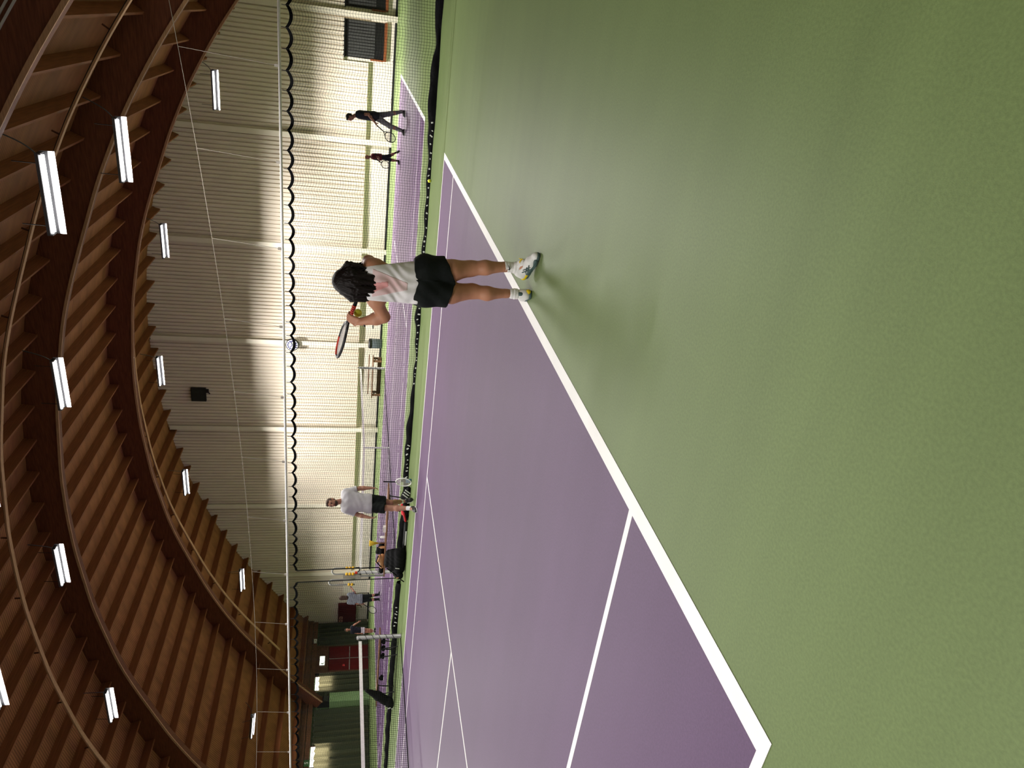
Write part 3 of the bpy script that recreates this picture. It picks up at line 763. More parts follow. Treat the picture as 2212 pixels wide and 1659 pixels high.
for p_, d_, a_ in (((-.105, .20, .25), (.012, .10, .02), .5), ((-.12, .31, .14), (.012, .03, .08), -.4), ((-.10, .36, .06), (.012, .05, .04), 0)):
    MB().box(p_, d_, Matrix.Rotation(a_, 3, 'X')).build('print_mark', M_white, b2)
for k in range(4):
    t = thing('bench_bag', ['small black pouch tied under the bench left of the post, nearest the post', 'black pouch tied under the bench left of the post, second from the post',
               'black pouch tied under the bench left of the post, third from the post', 'black pouch tied under the bench left of the post, beside the racket bag'][k], 'pouch', (12.55, [12.75, 13.0, 13.28, 14.1][k], 0))
    soft('body', [cap((0, -.05, .37), (0, .05, .37), .045), cap((0, 0, .40), (0, .02, .41), .04)], .016, M_blackbag, t)

# racket leaning by the bench, blue can, striped shoe bag, red bag, loose ball
def racket(name, label, butt, tip, minor, frame_m, grip_m, wrap_m=None, head=.17, half=.125, tip_m=None, group=None, length_throat=.36):
    butt, tip = Vector(butt), Vector(tip); L = (tip-butt).length; u = (tip-butt)/L
    m = Vector(minor); m = (m-u*m.dot(u)).normalized()
    t = thing(name, label, 'racket', butt)
    c = u*(L-head)
    ring = [c+u*(head*math.cos(a))+m*(half*math.sin(a)) for a in np.linspace(0, 2*math.pi, 40, endpoint=False)]
    MB().tube(ring, .0115, 8, closed=True).build('head_frame', frame_m, t, True)
    if tip_m is not None:
        arc_ = [c+u*(head*math.cos(a))+m*(half*math.sin(a)) for a in np.linspace(-.15, 1.15, 12)]
        MB().tube(arc_, .0128, 8).build('head_stripe', tip_m, t, True)
    t0 = u*(L*.46)
    for s in (-1, 1):
        a = math.pi-s*.62; e = c+u*(head*math.cos(a))+m*(half*math.sin(a))
        MB().tube([u*(L*.44)+m*s*.004, t0+(e-t0)*.5+m*s*.010, e], .0105, 8).build('throat', frame_m, t, True)
    MB().tube([u*.0, u*.012, u*.02, u*(L*.30), u*(L*.45)], [.018, .018, .0155, .0150, .0135], 8).build('handle', grip_m, t)
    if wrap_m is not None:
        for k in range(9):
            p = u*(L*(.19+.028*k)); MB().tube([p, p+u*.0125], .0172, 8).build('grip_ring', wrap_m, t)
    q = MB()
    for k in range(-7, 8):
        x = k*half/8; y = head*math.sqrt(max(0, 1-(x/half)**2)); q.tube([c+m*x-u*y, c+m*x+u*y], .0014, 3)
    for k in range(-8, 9):
        y = k*head/9; x = half*math.sqrt(max(0, 1-(y/head)**2)); q.tube([c+u*y-m*x, c+u*y+m*x], .0014, 3)
    o = q.build('strings', M_string, t); o['kind'] = 'stuff'
    return t
lr = racket('tennis_racket', 'white framed racket standing head down against the court bench', (12.36, 7.56, .62), (12.2, 7.47, -.035+.045), (.3, 1, 0), M_white, M_blackbag, half=.135, head=.175)
bc = thing('ball_can', 'blue ball can behind the head of the leaning white racket', 'can', (12.3, 7.50, 0))
MB().lathe([(.045, 0), (.047, .01), (.047, .12), (.044, .125)], n=16).build('body', M_blue, bc, True)
MB().lathe([(.030, .125), (.028, .15), (.028, .20), (.02, .235)], n=12).build('neck', M_black, bc, True)
sb = thing('shoe_bag', 'black and white striped shoe bag on the floor between racket and man', 'bag', (12.25, 7.80, 0))
soft('body', [cap((0, -.12, .05), (0, .12, .09), .05, .075), cap((.03, .05, .14), (.03, .14, .16), .06)], .014, M_blackbag, sb, cuts=[((0, 0, .003), (0, 0, -1))])
for k in range(3):
    MB().box((-.078, -.09+.06*k, .075+.025*k), (.022, .018, .15), Matrix.Rotation(.7, 3, 'X')).build('white_stripe', M_white, sb)
MB().box((-.03, .19, .16), (.08, .03, .08)).build('orange_trim', M_redp, sb)
rg = thing('red_bag', 'red and black sports bag on the floor behind the man', 'bag', (12.3, 8.38, 0))
soft('body', [cap((0, -.2, .09), (0, .2, .07), .09, .06)], .014, M_blackbag, rg, fold_d(34, .005), cuts=[((0, 0, .003), (0, 0, -1))])
soft('red_flap', [cap((-.01, -.2, .15), (-.01, .02, .13), .055, .05), cap((-.05, -.02, .12), (-.06, .21, .07), .03, .025)], .012, M_redbag, rg)
MB().tube([(0, -.02, .2), (.02, -.05, .31)], .012, 6).build('racket_grip', M_blackbag, rg)
tbl = thing('tennis_ball', 'loose yellow tennis ball on the green floor by the net skirt', 'ball', (12.82, .86, .034))
MB().sphere((0, 0, 0), .034, 16, 10).build('felt', M_ball, tbl, True)

# ================================================================== PEOPLE
M_skin = mat('skin', (.41, .185, .105, 1), .5, .35, noise=(9, .10), col2=(.47, .22, .13, 1))
M_skin2 = mat('skin_tan', (.34, .165, .105, 1), .55, .35, noise=(9, .10))
M_hairdark = mat('dark_hair', (.0065, .0035, .003, 1), .5, .18, noise=(14, .6), stretch=(6, 6, 1.2), bump=(16, .5))
M_hairbrown = mat('brown_hair', (.055, .030, .018, 1), .6, .3, noise=(20, .4))
M_hairblond = mat('blond_hair', (.45, .30, .14, 1), .6, .3, noise=(20, .3))
M_whiteshirt = mat('white_shirt_cloth', (.74, .72, .73, 1), .8, .15, noise=(8, .04), bump=(11, .35), stretch=(1, 1, .5))
M_blackcloth = mat('black_cloth', (.006, .008, .0075, 1), .75, .15, noise=(9, .2), bump=(12, .4))
M_navycloth = mat('navy_cloth', (.012, .013, .022, 1), .8, .2, bump=(14, .3))
M_greyjean = mat('grey_trousers', (.17, .17, .18, 1), .8, .15, noise=(6, .25), bump=(12, .5))
M_greyshirt = mat('grey_shirt', (.20, .22, .24, 1), .8, .15, bump=(14, .3))
M_redcloth = mat('dark_red_cloth', (.10, .012, .018, 1), .8, .2)
M_shoewhite = mat('shoe_white', (.72, .72, .70, 1), .55, .3, noise=(30, .08))
M_shoegrey = mat('shoe_grey_green', (.06, .10, .10, 1), .5, .3)
M_shoeyel = mat('shoe_yellow', (.75, .55, .01, 1), .5, .35)
M_sock = mat('white_sock', (.78, .77, .76, 1), .9, .1, bump=(40, .3))
M_eye = mat('eye_dark', (.02, .012, .01, 1), .3, .5)

V3 = lambda *a: np.array(a, float)
def unit(v): v = np.array(v, float); return v/np.linalg.norm(v)
def hand_prims(w, d, n, th, s=1.0, curl=.5):
    """wrist w, finger direction d, palm normal n (fingers curl to it), th = +-1 thumb side along d x n"""
    d = unit(d); n = unit(np.array(n, float)-d*np.dot(n, d)); l = np.cross(d, n)*th
    P = []
    base = w+d*.085*s
    for j, ln in zip((1.5, .5, -.5, -1.5), (.066, .076, .071, .056)):
        a = w+d*.012*s+l*j*.012*s; b = base+l*j*.0185*s
        P.append(cap(a, b, .013*s, .011*s, .012))
        m1 = b+(d*math.cos(curl)+n*math.sin(curl))*ln*.5*s
        m2 = m1+(d*math.cos(curl*2.1)+n*math.sin(curl*2.1))*ln*.5*s
        P += [cap(b, m1, .0095*s, .0088*s, .004), cap(m1, m2, .0088*s, .0075*s, .003)]
    a = w+d*.02*s+l*.022*s; b = a+(l*.75+d*.55+n*.3)*.045*s; c = b+(d*.8+n*.5+l*.1)*.034*s
    P += [cap(a, b, .014*s, .0105*s, .012), cap(b, c, .0100*s, .0085*s, .004)]
    return P
def limb(a, m, b, r0, r1, r2, bulge=.0, k=.03):
    a, m, b = map(lambda q: np.array(q, float), (a, m, b)); h = m+(b-m)*.33
    return [cap(a, m, r0, r1, k), cap(m, h, r1, r1*1.0+bulge, k), cap(h, b, r1+bulge, r2, k)]
def head_prims(c, f, s, upv=(0, 0, 1)):
    f = unit(f); u = unit(np.array(upv, float)-f*np.dot(upv, f)); l = np.cross(u, f)
    R = np.array([l, f, u])
    P = [ell(c+u*.02*s, (.076*s, .096*s, .098*s), .02, R), ell(c-u*.045*s+f*.028*s, (.058*s, .066*s, .066*s), .03, R),
         cap(c+f*.088*s+u*.015*s, c+f*.108*s-u*.018*s, .010*s, .0145*s, .012),
         cap(c+f*.078*s-u*.052*s-l*.018*s, c+f*.078*s-u*.052*s+l*.018*s, .012*s, .012*s, .010),
         cap(c+f*.080*s+u*.034*s-l*.04*s, c+f*.080*s+u*.034*s+l*.04*s, .011*s, .011*s, .014)]
    for q in (-1, 1):
        P.append(ell(c+l*q*.080*s-f*.005*s, (.012*s, .022*s, .032*s), .008, R))
    return P, (f, u, l)
def torso_prims(J, s, inf=0, k=.05, dep=0):
    P = []
    sL, sR, hL, hR = J['shL'], J['shR'], J['hipL'], J['hipR']; cs, ch = (sL+sR)/2, (hL+hR)/2
    for a, b in ((sL, hL), (sR, hR)):
        top = cs+(a-cs)*.62-(cs-ch)*.13; bot = ch+(b-ch)*.75+(cs-ch)*.10; md = (top+bot)/2+(ch+cs-top-bot)*.08
        P += [cap(top, md, (.092)*s+inf, (.080)*s+inf, k), cap(md, bot, (.080)*s+inf, (.094)*s+inf, k)]
    P.append(cap(cs-(cs-ch)*.15, ch+(cs-ch)*.08, .095*s+inf, .095*s+inf, k))
    P.append(cap(cs+(sL-cs)*.85-(cs-ch)*.02, cs+(sR-cs)*.85-(cs-ch)*.02, .055*s+inf, .055*s+inf, k))
    return P
def root(label, base, group=None):
    dx, dy = base[0]-CAM.x, base[1]-CAM.y; l = math.hypot(dx, dy); dx, dy = dx/l, dy/l
    return thing('person', label, 'person', (base[0], base[1], 0), math.atan2(-dx, dy))
def shoe(t, heel, toe, s, upper, sole_m, extra=None, res=.008, name='shoe'):
    """heel and toe points at sole level"""
    h, e = np.array(heel, float), np.array(toe, float); d = e-h; L = np.linalg.norm(d); d = d/L
    u = unit(np.array((0, 0, 1.))-d*d[2]); l = np.cross(u, d)
    o = soft(name, [cap(h+d*.05*s+u*.075*s, h+d*.13*s+u*.052*s, .036*s, .034*s, .02), cap(h+d*.035*s+u*.05*s, h+d*.05*s+u*.085*s, .036*s, .040*s, .02), cap(h+d*.04*s+u*.045*s, h+d*L*.65+u*.04*s, .036*s, .042*s, .03),
                cap(h+d*L*.6+u*.036*s, h+d*(L-.035*s)+u*.028*s, .040*s, .030*s, .03)], res, upper, t,
             cuts=[(h+u*.012*s, -u)])
    soft('sole', [cap(h+d*.035*s+u*.012*s, h+d*L*.68+u*.012*s, .037*s, .044*s, .02), cap(h+d*L*.6+u*.012*s, h+d*(L-.035*s)+u*.014*s, .042*s, .033*s, .02)], res, sole_m, o,
         cuts=[(h, -u), (h+u*.026*s, u)])
    return o, d, u, l

# ---------- the serving player
pl = root('person with long dark hair about to serve, white tank top, black shorts', (4.0, -.25))
J = dict(shR=V3(-.005, .0, 1.275), shL=V3(-.222, .01, 1.26), hipR=V3(.0, .02, .86), hipL=V3(-.145, .03, .85))
elR, wrR = V3(.045, .20, 1.30), V3(-.150, .24, 1.352)
elL, wrL = V3(-.378, .10, 1.17), V3(-.432, .185, 1.345)
knR, anR, knL, anL = V3(.040, .03, .515), V3(.068, .03, .15), V3(-.137, .05, .49), V3(-.139, .08, .13)
hc = V3(-.115, .03, 1.455)
HP, _ = head_prims(hc, (-.55, .8, -.05), .93)
B = HP+[cap(hc-V3(0, .01, .06), V3(-.115, .0, 1.28), .050, .056, .03)]
B += torso_prims(J, .93, -.006)
B += limb(J['shR'], elR, wrR, .062, .046, .027, .004)+[ell((.006, .02, 1.26), (.066, .075, .085), .04)]
B += limb(J['shL'], elL, wrL, .058, .043, .030, .005)+[ell((-.25, 0, 1.235), (.056, .056, .066), .04)]
B += hand_prims(wrL+V3(0, 0, .0), (.22, .12, .9), (.55, .8, .1), 1, 1.02, .7)
B += hand_prims(wrR, (-.75, -.1, .2), (0, -.4, .9), 1, .95, 1.0)
B += [cap(J['hipR']+V3(.005, 0, -.02), V3(.016, 0, .66), .094, .084, .03), cap(V3(.016, 0, .66), knR, .084, .061, .02), cap(knR, V3(.054, .0, .40), .058, .055, .03), cap(V3(.054, .0, .40), V3(.070, .03, .24), .055, .038, .03), cap(V3(.070, .03, .24), anR, .037, .034, .02)]
B += [cap(J['hipL']+V3(-.005, 0, -.02), V3(-.160, .01, .66), .094, .082, .03), cap(V3(-.160, .01, .66), knL, .082, .059, .02), cap(knL, V3(-.148, .03, .37), .056, .054, .03), cap(V3(-.148, .03, .37), V3(-.140, .07, .21), .054, .034, .03), cap(V3(-.140, .07, .21), anL, .033, .032, .02)]
B += [cap(anR, (.10, -.07, .06), .03, .03, .03), cap(anL, (-.155, .18, .05), .03, .028, .03)]
soft('body', B, .0055, M_skin, pl)
def creases(x, y, z):
    return .0075*np.sin(38*(x*.9+z*.8)+5*np.sin(z*9+x*5))*np.clip((1.16-z)*5, .1, 1)+.003*np.sin(80*(x-.5*z)+3*np.sin(z*20))
TT = torso_prims(J, .93, .010)+[cap((-.205, 0, 1.27), (-.20, 0, 1.15), .062, .07, .05), cap((-.025, 0, 1.28), (-.02, 0, 1.15), .060, .07, .05), cap((-.17, .0, 1.0), (-.165, 0, .95), .10, .105, .04), cap((-.04, 0, 1.0), (-.04, 0, .95), .10, .105, .04)]
tank = soft('tank_top', TT, .0055, M_whiteshirt, pl, creases,
     cuts=[((0, 0, .925), (0, .0, -1)), ((0, 0, 1.335), (0, 0, 1)), ((.008, 0, 1.32), (1, 0, .17)), ((-.248, 0, 1.29), (-1, 0, .03))])
M_mesh = mat('sheer_back_mesh', (.66, .60, .59, 1), .8, .15, noise=(5, .06), col2=(.70, .45, .46, 1))
def grown(P, g): return [(p[0], p[1], p[2], p[3]+g, p[4]+g, p[5], p[6]) for p in P]
back = ((0, -.02, 0), (0, 1, 0))
soft('sheer_back_panel', grown(TT, .002), .005, M_mesh, tank, creases,
     cuts=[back, ((0, 0, 1.275), (0, 0, 1)), ((0, 0, 1.01), (0, 0, -1)), ((-.19, 0, 1.15), (-1, 0, -.25)), ((-.05, 0, 1.15), (1, 0, -.35)), ((-.12, 0, 1.0), (.3, 0, -1))])
soft('pink_strap', grown(TT, .0035), .005, mat('pink_strap_cloth', (.66, .30, .30, 1), .8, noise=(14, .15)), tank, creases,
     cuts=[back, ((0, 0, 1.27), (0, 0, 1)), ((0, 0, 1.155), (0, 0, -1)), ((-.165, 0, 1.22), (-1, 0, -.45)), ((-.105, 0, 1.22), (1, 0, .15))])
def scr(x, y, z): return .004*np.sin(40*(z+.7*x*np.sign(x+.07)))*np.sin(26*x+1)
hemR = ((.02, 0, .685), (.45, 0, -1)); hemL = ((-.17, 0, .668), (-.30, 0, -1))
soft('shorts', [cap((-.16, 0, .95), (-.045, 0, .95), .092, .092, .03), cap((-.155, .01, .87), (-.005, .01, .87), .128, .130, .05),
     cap((.01, .0, .86), (.018, 0, .62), .108, .106, .04, (hemR,)), cap((-.16, .0, .86), (-.172, 0, .62), .108, .108, .04, (hemL,))],
     .0055, M_blackcloth, pl, scr, cuts=[((0, 0, .962), (.0, 0, 1)), ((0, 0, .64), (0, 0, -1))])
# hair: a cap and many wavy locks
rnd = random.Random(5); HR = [ell(hc+V3(0, -.012, .022), (.098, .108, .098), .02)]
for i in range(130):
    a = rnd.uniform(math.pi*.86, math.pi*2.16); top = hc+V3(math.cos(a)*.086, math.sin(a)*.094, .045)
    endx = -.118+math.cos(a)*rnd.uniform(.09, .145); L = rnd.uniform(.12, .235) if math.cos(a) < .5 else rnd.uniform(.05, .14)
    e = V3(endx, math.sin(a)*.10+.01 if math.sin(a) < 0 else math.sin(a)*.08, 1.462-L)
    m = (top+e)/2+V3(math.cos(a)*.028, math.sin(a)*.02, .01)+V3(rnd.uniform(-.012, .012), 0, 0)
    t_ = e+V3(rnd.uniform(-.02, .02), rnd.uniform(-.008, .008), -.022)
    w_ = V3(rnd.uniform(-.016, .016), rnd.uniform(-.006, .006), .035)
    HR += [cap(top, m, .017, .014, .004), cap(m, e+w_, .014, .010, .003), cap(e+w_, e, .010, .007, .003), cap(e, t_+V3(rnd.uniform(-.02, .02), 0, -rnd.uniform(0, .03)), .007, .003, .002)]
for i in range(10):
    x = -.21-rnd.uniform(0, .03); z = 1.46-.02*i
    HR.append(cap((-.18, -.02, z+.03), (x, -.03, z-.02), .014, .004, .004))
soft('hair', HR, .0042, M_hairdark, pl)
wbnd = MB().tube([wrL+V3(0, 0, -.02)+.033*V3(math.cos(a), math.sin(a), .25*math.cos(a)) for a in np.linspace(0, 2*math.pi, 20, endpoint=False)], .007, 6, closed=True); wbnd.build('wrist_band', M_black, pl, True)
for an, hi, nm in ((anR, V3(.073, .03, .247), 1), (anL, V3(-.1395, .075, .182), 0)):
    so = soft('sock', [cap(hi, an, .0435 if nm else .0395, .040, .02), cap(an, an+(an-hi)*.45, .040, .036, .02)]+([cap(an, an+V3(.040, -.055, -.045), .039, .036, .02)] if nm else []), .0055, M_sock, pl, lambda x, y, z: .0018*np.sin(z*260), cuts=[(hi, hi-an)])
    if nm:
        q = MB(); O = V3(.066, -.016, .215)
        q.prism([(-.022, -.002), (-.012, -.010), (.024, .010), (-.010, -.002), (-.016, .008)], O, (.95, -.05, 0), (0, 0, 1), (0, -1, 0), .012); q.build('swoosh_mark', M_black, so)
s1, d, u, l = shoe(pl, (.000, .075, .045), (.185, -.165, .002), 1.0, M_shoewhite, M_shoegrey, res=.006)
def on_shoe(h, d, u, l, a, b, c): return h+d*a+u*b+l*c
hS = V3(.000, .075, .045)
side = 1 if np.dot(l, (0, -1, 0)) > 0 else -1
soft('heel_panel', [cap(hS+d*.018+u*.036+l*side*.016, hS+d*.105+u*.027+l*side*.030, .027, .016, .01)], .006, M_shoeyel, s1)
soft('grey_panel', [cap(hS+d*.09+u*.03+l*side*.030, hS+d*.25+u*.022+l*side*.028, .020, .018, .01)], .006, M_shoegrey, s1)
for k, (a0, b0, a1, b1) in enumerate(((.10, .082, .155, .040), (.13, .085, .185, .042), (.10, .052, .17, .070), (.12, .042, .20, .062))):
    MB().tube([hS+d*a0+u*b0+l*side*.043, hS+d*(a0+a1)/2+u*(b0+b1)/2+l*side*.049, hS+d*a1+u*b1+l*side*.046], .0042, 6).build('side_stripe', M_shoegrey, s1)
p = hS+d*.13+u*.095
for k in range(3): MB().tube([p, p+V3(.03+.01*k, -.01, .02-.012*k), p+V3(.055, -.015, -.0+.012*k)], .004, 5).build('lace', M_shoeyel, s1)
s2, d2, u2, l2 = shoe(pl, (-.136, .030, .0), (-.165, .305, .0), 1.0, M_shoewhite, M_shoegrey, res=.006)
hS2 = V3(-.136, .03, 0)
soft('heel_panel', [cap(hS2+d2*.012+u2*.030-l2*.02, hS2+d2*.014+u2*.036-l2*.006, .022, .018, .01)], .006, M_shoeyel, s2)
soft('heel_tab', [cap(hS2+d2*.02+u2*.085, hS2+d2*.02+u2*.10, .02, .017, .01)], .006, M_shoegrey, s2)
def place(rt_, a, b, h):
    return rt_.matrix_basis @ Vector((a, b, h))
def pdir(rt_, v): return rt_.matrix_basis.to_3x3() @ Vector(v)
pr = racket('tennis_racket', 'black racket with red grip wrap held out by the serving player', place(pl, -.205, .20, 1.366), place(pl, -.744, .62, 1.537),
       pdir(pl, (.65, .76, .0)), M_black, M_blackbag, M_redp, tip_m=M_redp)
hb_ = thing('tennis_ball', 'yellow green tennis ball held in the left hand of the serving player', 'ball', place(pl, -.366, .245, 1.372))
MB().sphere((0, 0, 0), .033, 16, 10).build('felt', M_ball, hb_, True)

# ---------- a generic figure for the people further back
def figure(label, base, s, J, face, look, res, hair='short', skin=None, handd=None, facebits=False):
    t = root(label, base); skin = skin or M_skin2
    J = {k: V3(*v) for k, v in J.items()}
    H, (f, u, l) = head_prims(J['head'], face, s)
    B = H+[cap(J['head']-V3(0, 0, .05)*s, J['neck']-V3(0, 0, .04)*s, .05*s, .058*s, .03)]+torso_prims(J, s, -.006)
    hs = handd or {}
    for q in 'LR':
        B += limb(J['sh'+q], J['el'+q], J['wr'+q], .054*s, .039*s, .027*s, .003)
        d = hs.get(q, (J['wr'+q]-J['el'+q], -f if abs(np.dot(unit(J['wr'+q]-J['el'+q]), f)) < .8 else V3(0, 0, 1), .6))
        B += hand_prims(J['wr'+q], d[0], d[1], 1 if q == 'L' else -1, s*.95, d[2])
        B += limb(J['hip'+q]-V3(0, 0, .02), J['kn'+q], J['an'+q], .086*s, .053*s, .036*s, .006)
        B += [cap(J['an'+q], J['an'+q]*.5+J['toe'+q]*.5, .032*s, .03*s, .02)]
    soft('body', B, res, skin, t)
    wr = lambda x, y, z: .004*np.sin(26*(x+y)+5*np.sin(z*8))*np.sin(z*19+x*7)
    # top
    sl = look.get('sleeve', .55); TP = torso_prims(J, s, look.get('loose', .022))
    for q in 'LR':
        a, b = J['sh'+q], J['el'+q]
        if sl > 1:
            c = b+(J['wr'+q]-b)*(sl-1); TP += [cap(a, b, .068*s, .056*s, .03), cap(b, c+(c-b)*.2, .054*s, .046*s, .02, ((c, c-b),))]
        else:
            c = a+(b-a)*sl; TP += [cap(a, c+(c-a)*.4, .068*s, .068*s, .035, ((c, b-a),))]
    hz = look['hem']
    TP += [cap(J['hipL']+(V3(0, 0, .04)), np.array([*(J['hipL'][:2]), hz-.05]), .10*s+look.get('loose', .022)*.6, .11*s, .05), cap(J['hipR']+(V3(0, 0, .04)), np.array([*(J['hipR'][:2]), hz-.05]), .10*s+look.get('loose', .022)*.6, .11*s, .05)]
    nk = J['neck']
    soft('shirt', TP, res, look['top'], t, wr, cuts=[((0, 0, hz), (0, 0, -1)), ((nk[0], nk[1], nk[2]-.0*s), (0, 0, 1))])
    if 'panel' in look: soft('shirt_panel', torso_prims(J, s, look.get('loose', .022)+.004), res, look['panel'], t, cuts=[((0, 0, nk[2]-.16*s), (0, 0, 1)), ((0, 0, nk[2]-.27*s), (0, 0, -1))])
    # bottoms
    BT = [cap(J['hipL']+V3(0, 0, .06*s), J['hipR']+V3(0, 0, .06*s), .095*s, .095*s, .04)]
    ll = look['leg']
    for q in 'LR':
        h, k_, a = J['hip'+q], J['kn'+q], J['an'+q]; e = .016*s if ll < 1.2 else .010*s
        if look.get('tight'): e = .004
        if ll <= 1:
            c = h+(k_-h)*ll; BT += [cap(h, c+(c-h)*.3, .094*s+e, .074*s+e*2.2, .04, ((c, k_-h),))]
        else:
            c = k_+(a-k_)*(ll-1); BT += [cap(h, k_, .090*s+e, .060*s+e, .03), cap(k_, c, .060*s+e, .042*s+e, .03)]
    soft('shorts' if ll <= 1.3 else 'trousers', BT, res, look['bottom'], t, wr, cuts=[((0, 0, max(hz+.06, J['hipL'][2]+.08)), (0, 0, 1))])
    # hair
    if hair == 'short':
        soft('hair', [ell(J['head']+u*.036*s-f*.014*s, (.086*s, .086*s, .086*s), .02), cap(J['head']+u*.09*s+f*.05*s-l*.03*s, J['head']+u*.09*s+f*.05*s+l*.03*s, .028*s, .028*s, .02), ell(J['head']-f*.03*s+u*.0*s, (.080*s, .080*s, .08*s), .02)],
             res, look['hair'], t, lambda x, y, z: .004*np.sin(90*x)*np.sin(80*y+60*z), cuts=[(J['head']+f*.062*s+u*.05*s, f*.85-u*.5)])
    else:
        soft('hair', [ell(J['head']+u*.026*s-f*.016*s, (.092*s, .092*s, .094*s), .03), cap(J['head']-f*.05*s+u*.02, J['head']-f*.075*s-u*.20*s, .075*s, .055*s, .03), cap(J['head']-f*.06*s-l*.05*s, J['head']-f*.07*s-l*.05*s-u*.20*s, .04*s, .03*s, .03), cap(J['head']-f*.06*s+l*.05*s, J['head']-f*.07*s+l*.05*s-u*.20*s, .04*s, .03*s, .03)], res, look['hair'], t)
    if facebits:
        soft('beard', [ell(J['head']-u*.066*s+f*.030*s, (.062*s, .066*s, .048*s), .02)], res*.8, M_hairbrown, t)
        c = J['head']
        for q in (-1, 1): MB().sphere(tuple(c+f*.088*s+u*.018*s+l*q*.031*s), .0125*s, 8, 6).build('eye', M_eye, t, True)
        q = MB(); q.tube([c+f*.094*s-u*.05*s-l*.022*s, c+f*.100*s-u*.052*s, c+f*.094*s-u*.05*s+l*.022*s], .005*s, 5); q.build('mouth', M_redcloth, t)
    for q in 'LR':
        a, e = J['an'+q], J['toe'+q]; d = unit((e-a)*V3(1, 1, 0)); heel = np.array([a[0]-d[0]*.045*s, a[1]-d[1]*.045*s, max(0, a[2]-.10*s)])
        if 'sock' in look: soft('sock', [cap(a+(J['kn'+q]-a)*.16, a, .045*s, .042*s, .01)], res, look['sock'], t)
        shoe(t, heel, e, s, look['shoe'], look.get('sole', M_white), res=max(res, .008))
    return t

figure('man in white T-shirt and black shorts walking towards us before the bench', (11.05, 7.35), 1.04,
       dict(head=(.145, -.03, 1.715), neck=(.175, -.0, 1.565), shL=(.355, .02, 1.46), shR=(.005, -.02, 1.455), elL=(.440, .04, 1.16), wrL=(.445, -.02, .925),
            elR=(-.105, .0, 1.19), wrR=(-.165, -.08, .955), hipL=(.205, .03, .93), hipR=(.045, -.02, .93), knL=(.135, .06, .50), anL=(.165, .42, .24), toeL=(.20, .36, .0),
            knR=(.02, -.13, .51), anR=(.018, -.36, .13), toeR=(-.05, -.57, .0)), (-.42, -.9, -.04),
       dict(top=mat('backlit_white_shirt', (.50, .49, .51, 1), .8, .15, noise=(8, .04), bump=(11, .35)), hem=.905, leg=.70, bottom=M_blackcloth, hair=M_hairbrown, shoe=M_black, sock=M_sock, sleeve=.80, loose=.034), .0085, facebits=True,  # white shirt in a darker colour, his backlit shade painted in
       handd={'L': (V3(.02, -.1, -1), V3(-1, 0, 0), .45), 'R': (V3(-.15, -.15, -1), V3(1, 0, 0), .45)})
mb = figure('man in black T-shirt and grey trousers walking on the next court with a racket', (21.9, 1.0), 1.02,
       dict(head=(-.045, -.02, 1.655), neck=(.03, 0, 1.50), shL=(.055, -.17, 1.43), shR=(.045, .17, 1.43), elL=(.085, -.20, 1.12), wrL=(-.13, -.20, .915),
            elR=(.03, .24, 1.13), wrR=(-.10, .22, .93), hipL=(.04, -.08, .90), hipR=(.06, .08, .90), knL=(-.185, -.10, .47), anL=(-.275, -.10, .11), toeL=(-.43, -.10, .0),
            knR=(.17, .08, .47), anR=(.265, .08, .11), toeR=(.10, .10, .0)), (-.93, -.25, -.22),
       dict(top=M_navycloth, hem=.79, leg=1.93, bottom=M_greyjean, hair=M_hairdark, shoe=M_black, sleeve=.62, loose=.03), .011)
racket('tennis_racket', 'dark racket hanging from the hand of the man in black on the next court', place(mb, -.17, -.21, .90), place(mb, -.60, -.20, .32), pdir(mb, (.75, .1, -.62)), M_black, M_blackbag, half=.13)
kd = figure('child with fair hair in dark red and navy kit running on the next court', (24.0, 2.45), .72,
       dict(head=(-.09, -.02, 1.08), neck=(-.05, 0, .965), shL=(-.06, -.11, .90), shR=(-.04, .11, .90), elL=(-.06, -.17, .72), wrL=(-.15, -.18, .69),
            elR=(-.08, .16, .73), wrR=(-.16, .05, .69), hipL=(-.06, -.055, .56), hipR=(-.04, .055, .56), knL=(-.11, -.08, .31), anL=(-.115, -.08, .08), toeL=(-.25, -.10, .0),
            knR=(.03, .07, .32), anR=(.15, .06, .13), toeR=(.21, .0, .0)), (-.75, -.6, -.08),
       dict(top=M_redcloth, hem=.60, leg=1.22, bottom=M_navycloth, hair=M_hairblond, shoe=M_black, sock=M_navycloth, sleeve=.7, loose=.03, panel=M_navycloth), .011)
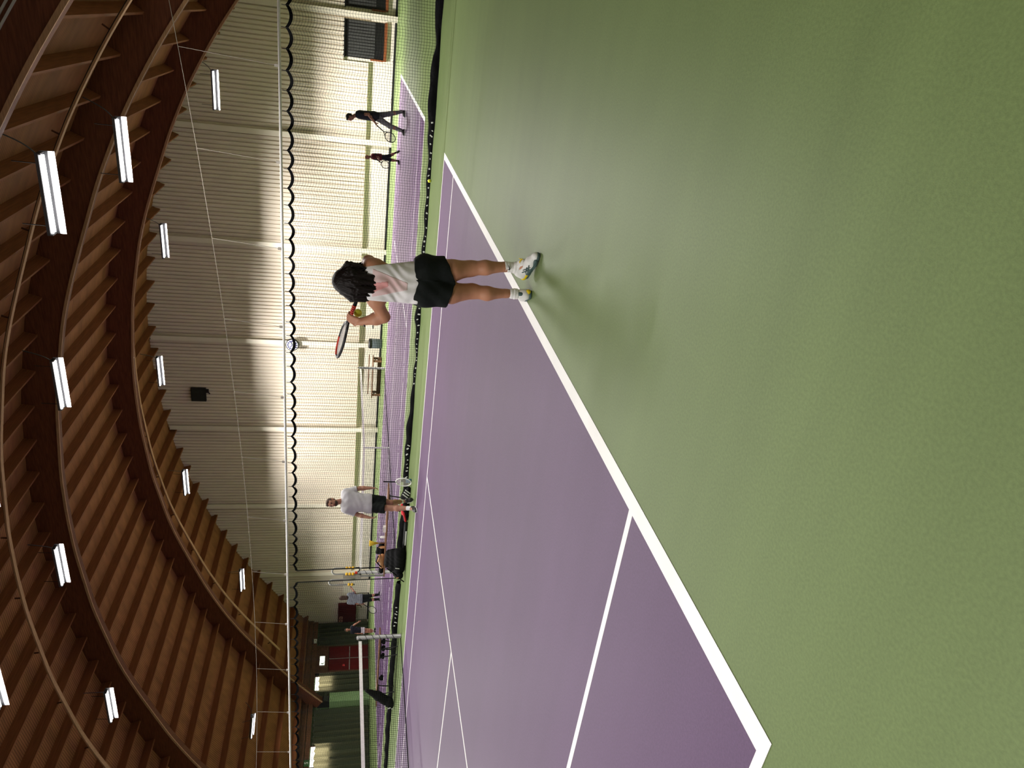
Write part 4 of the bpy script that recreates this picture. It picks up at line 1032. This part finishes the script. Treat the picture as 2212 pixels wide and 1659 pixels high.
racket('tennis_racket', 'small racket held low by the running child on the next court', place(kd, -.13, -.2, .80), place(kd, -.33, -.22, .36), pdir(kd, (.75, .1, .3)), M_black, M_blackbag, half=.115, head=.14)
wm = figure('person in grey shirt and black leggings, back turned, beside the ball counters', (20.84, 18.97), .97,
       dict(head=(-.065, .0, 1.50), neck=(-.09, 0, 1.345), shL=(-.255, .0, 1.24), shR=(.055, .0, 1.25), elL=(-.29, .04, .96), wrL=(-.315, .06, .74),
            elR=(.09, .1, 1.0), wrR=(.27, .22, 1.12), hipL=(-.20, 0, .76), hipR=(-.05, 0, .76), knL=(-.18, .02, .40), anL=(-.165, .0, .09), toeL=(-.21, .16, .0),
            knR=(-.025, .02, .40), anR=(.01, .02, .09), toeR=(.14, .12, .0)), (.1, .99, 0),
       dict(top=M_greyshirt, hem=.70, leg=2.02, bottom=M_blackcloth, hair=M_hairbrown, shoe=M_black, sleeve=.85, tight=True), .011, hair='long')
racket('tennis_racket', 'dark racket pointing down from the person in black leggings', place(wm, -.31, .07, .70), place(wm, -.66, .0, .17), pdir(wm, (.8, 0, -.5)), M_black, M_blackbag, half=.12)
figure('child in dark top and white shorts with one arm out, beyond the near net post', (22.5, 22.8), .82,
       dict(head=(.20, 0, 1.255), neck=(.20, 0, 1.13), shL=(.31, .0, 1.06), shR=(.10, .0, 1.05), elL=(.41, -.04, .94), wrL=(.51, -.1, .76),
            elR=(.05, -.03, .83), wrR=(.03, -.08, .66), hipL=(.20, 0, .66), hipR=(.09, 0, .66), knL=(.17, -.02, .35), anL=(.14, 0, .09), toeL=(.27, -.06, .0),
            knR=(.09, -.02, .35), anR=(.075, 0, .09), toeR=(.12, -.14, .0)), (-.2, -.95, -.05),
       dict(top=M_navycloth, hem=.66, leg=.55, bottom=M_whiteshirt, hair=M_hairbrown, shoe=M_black, sock=M_sock, sleeve=.5), .011, skin=M_skin)
print('objects', len(bpy.data.objects), 'tris', sum(len(o.data.polygons)*2 for o in bpy.data.objects if o.type == 'MESH'))
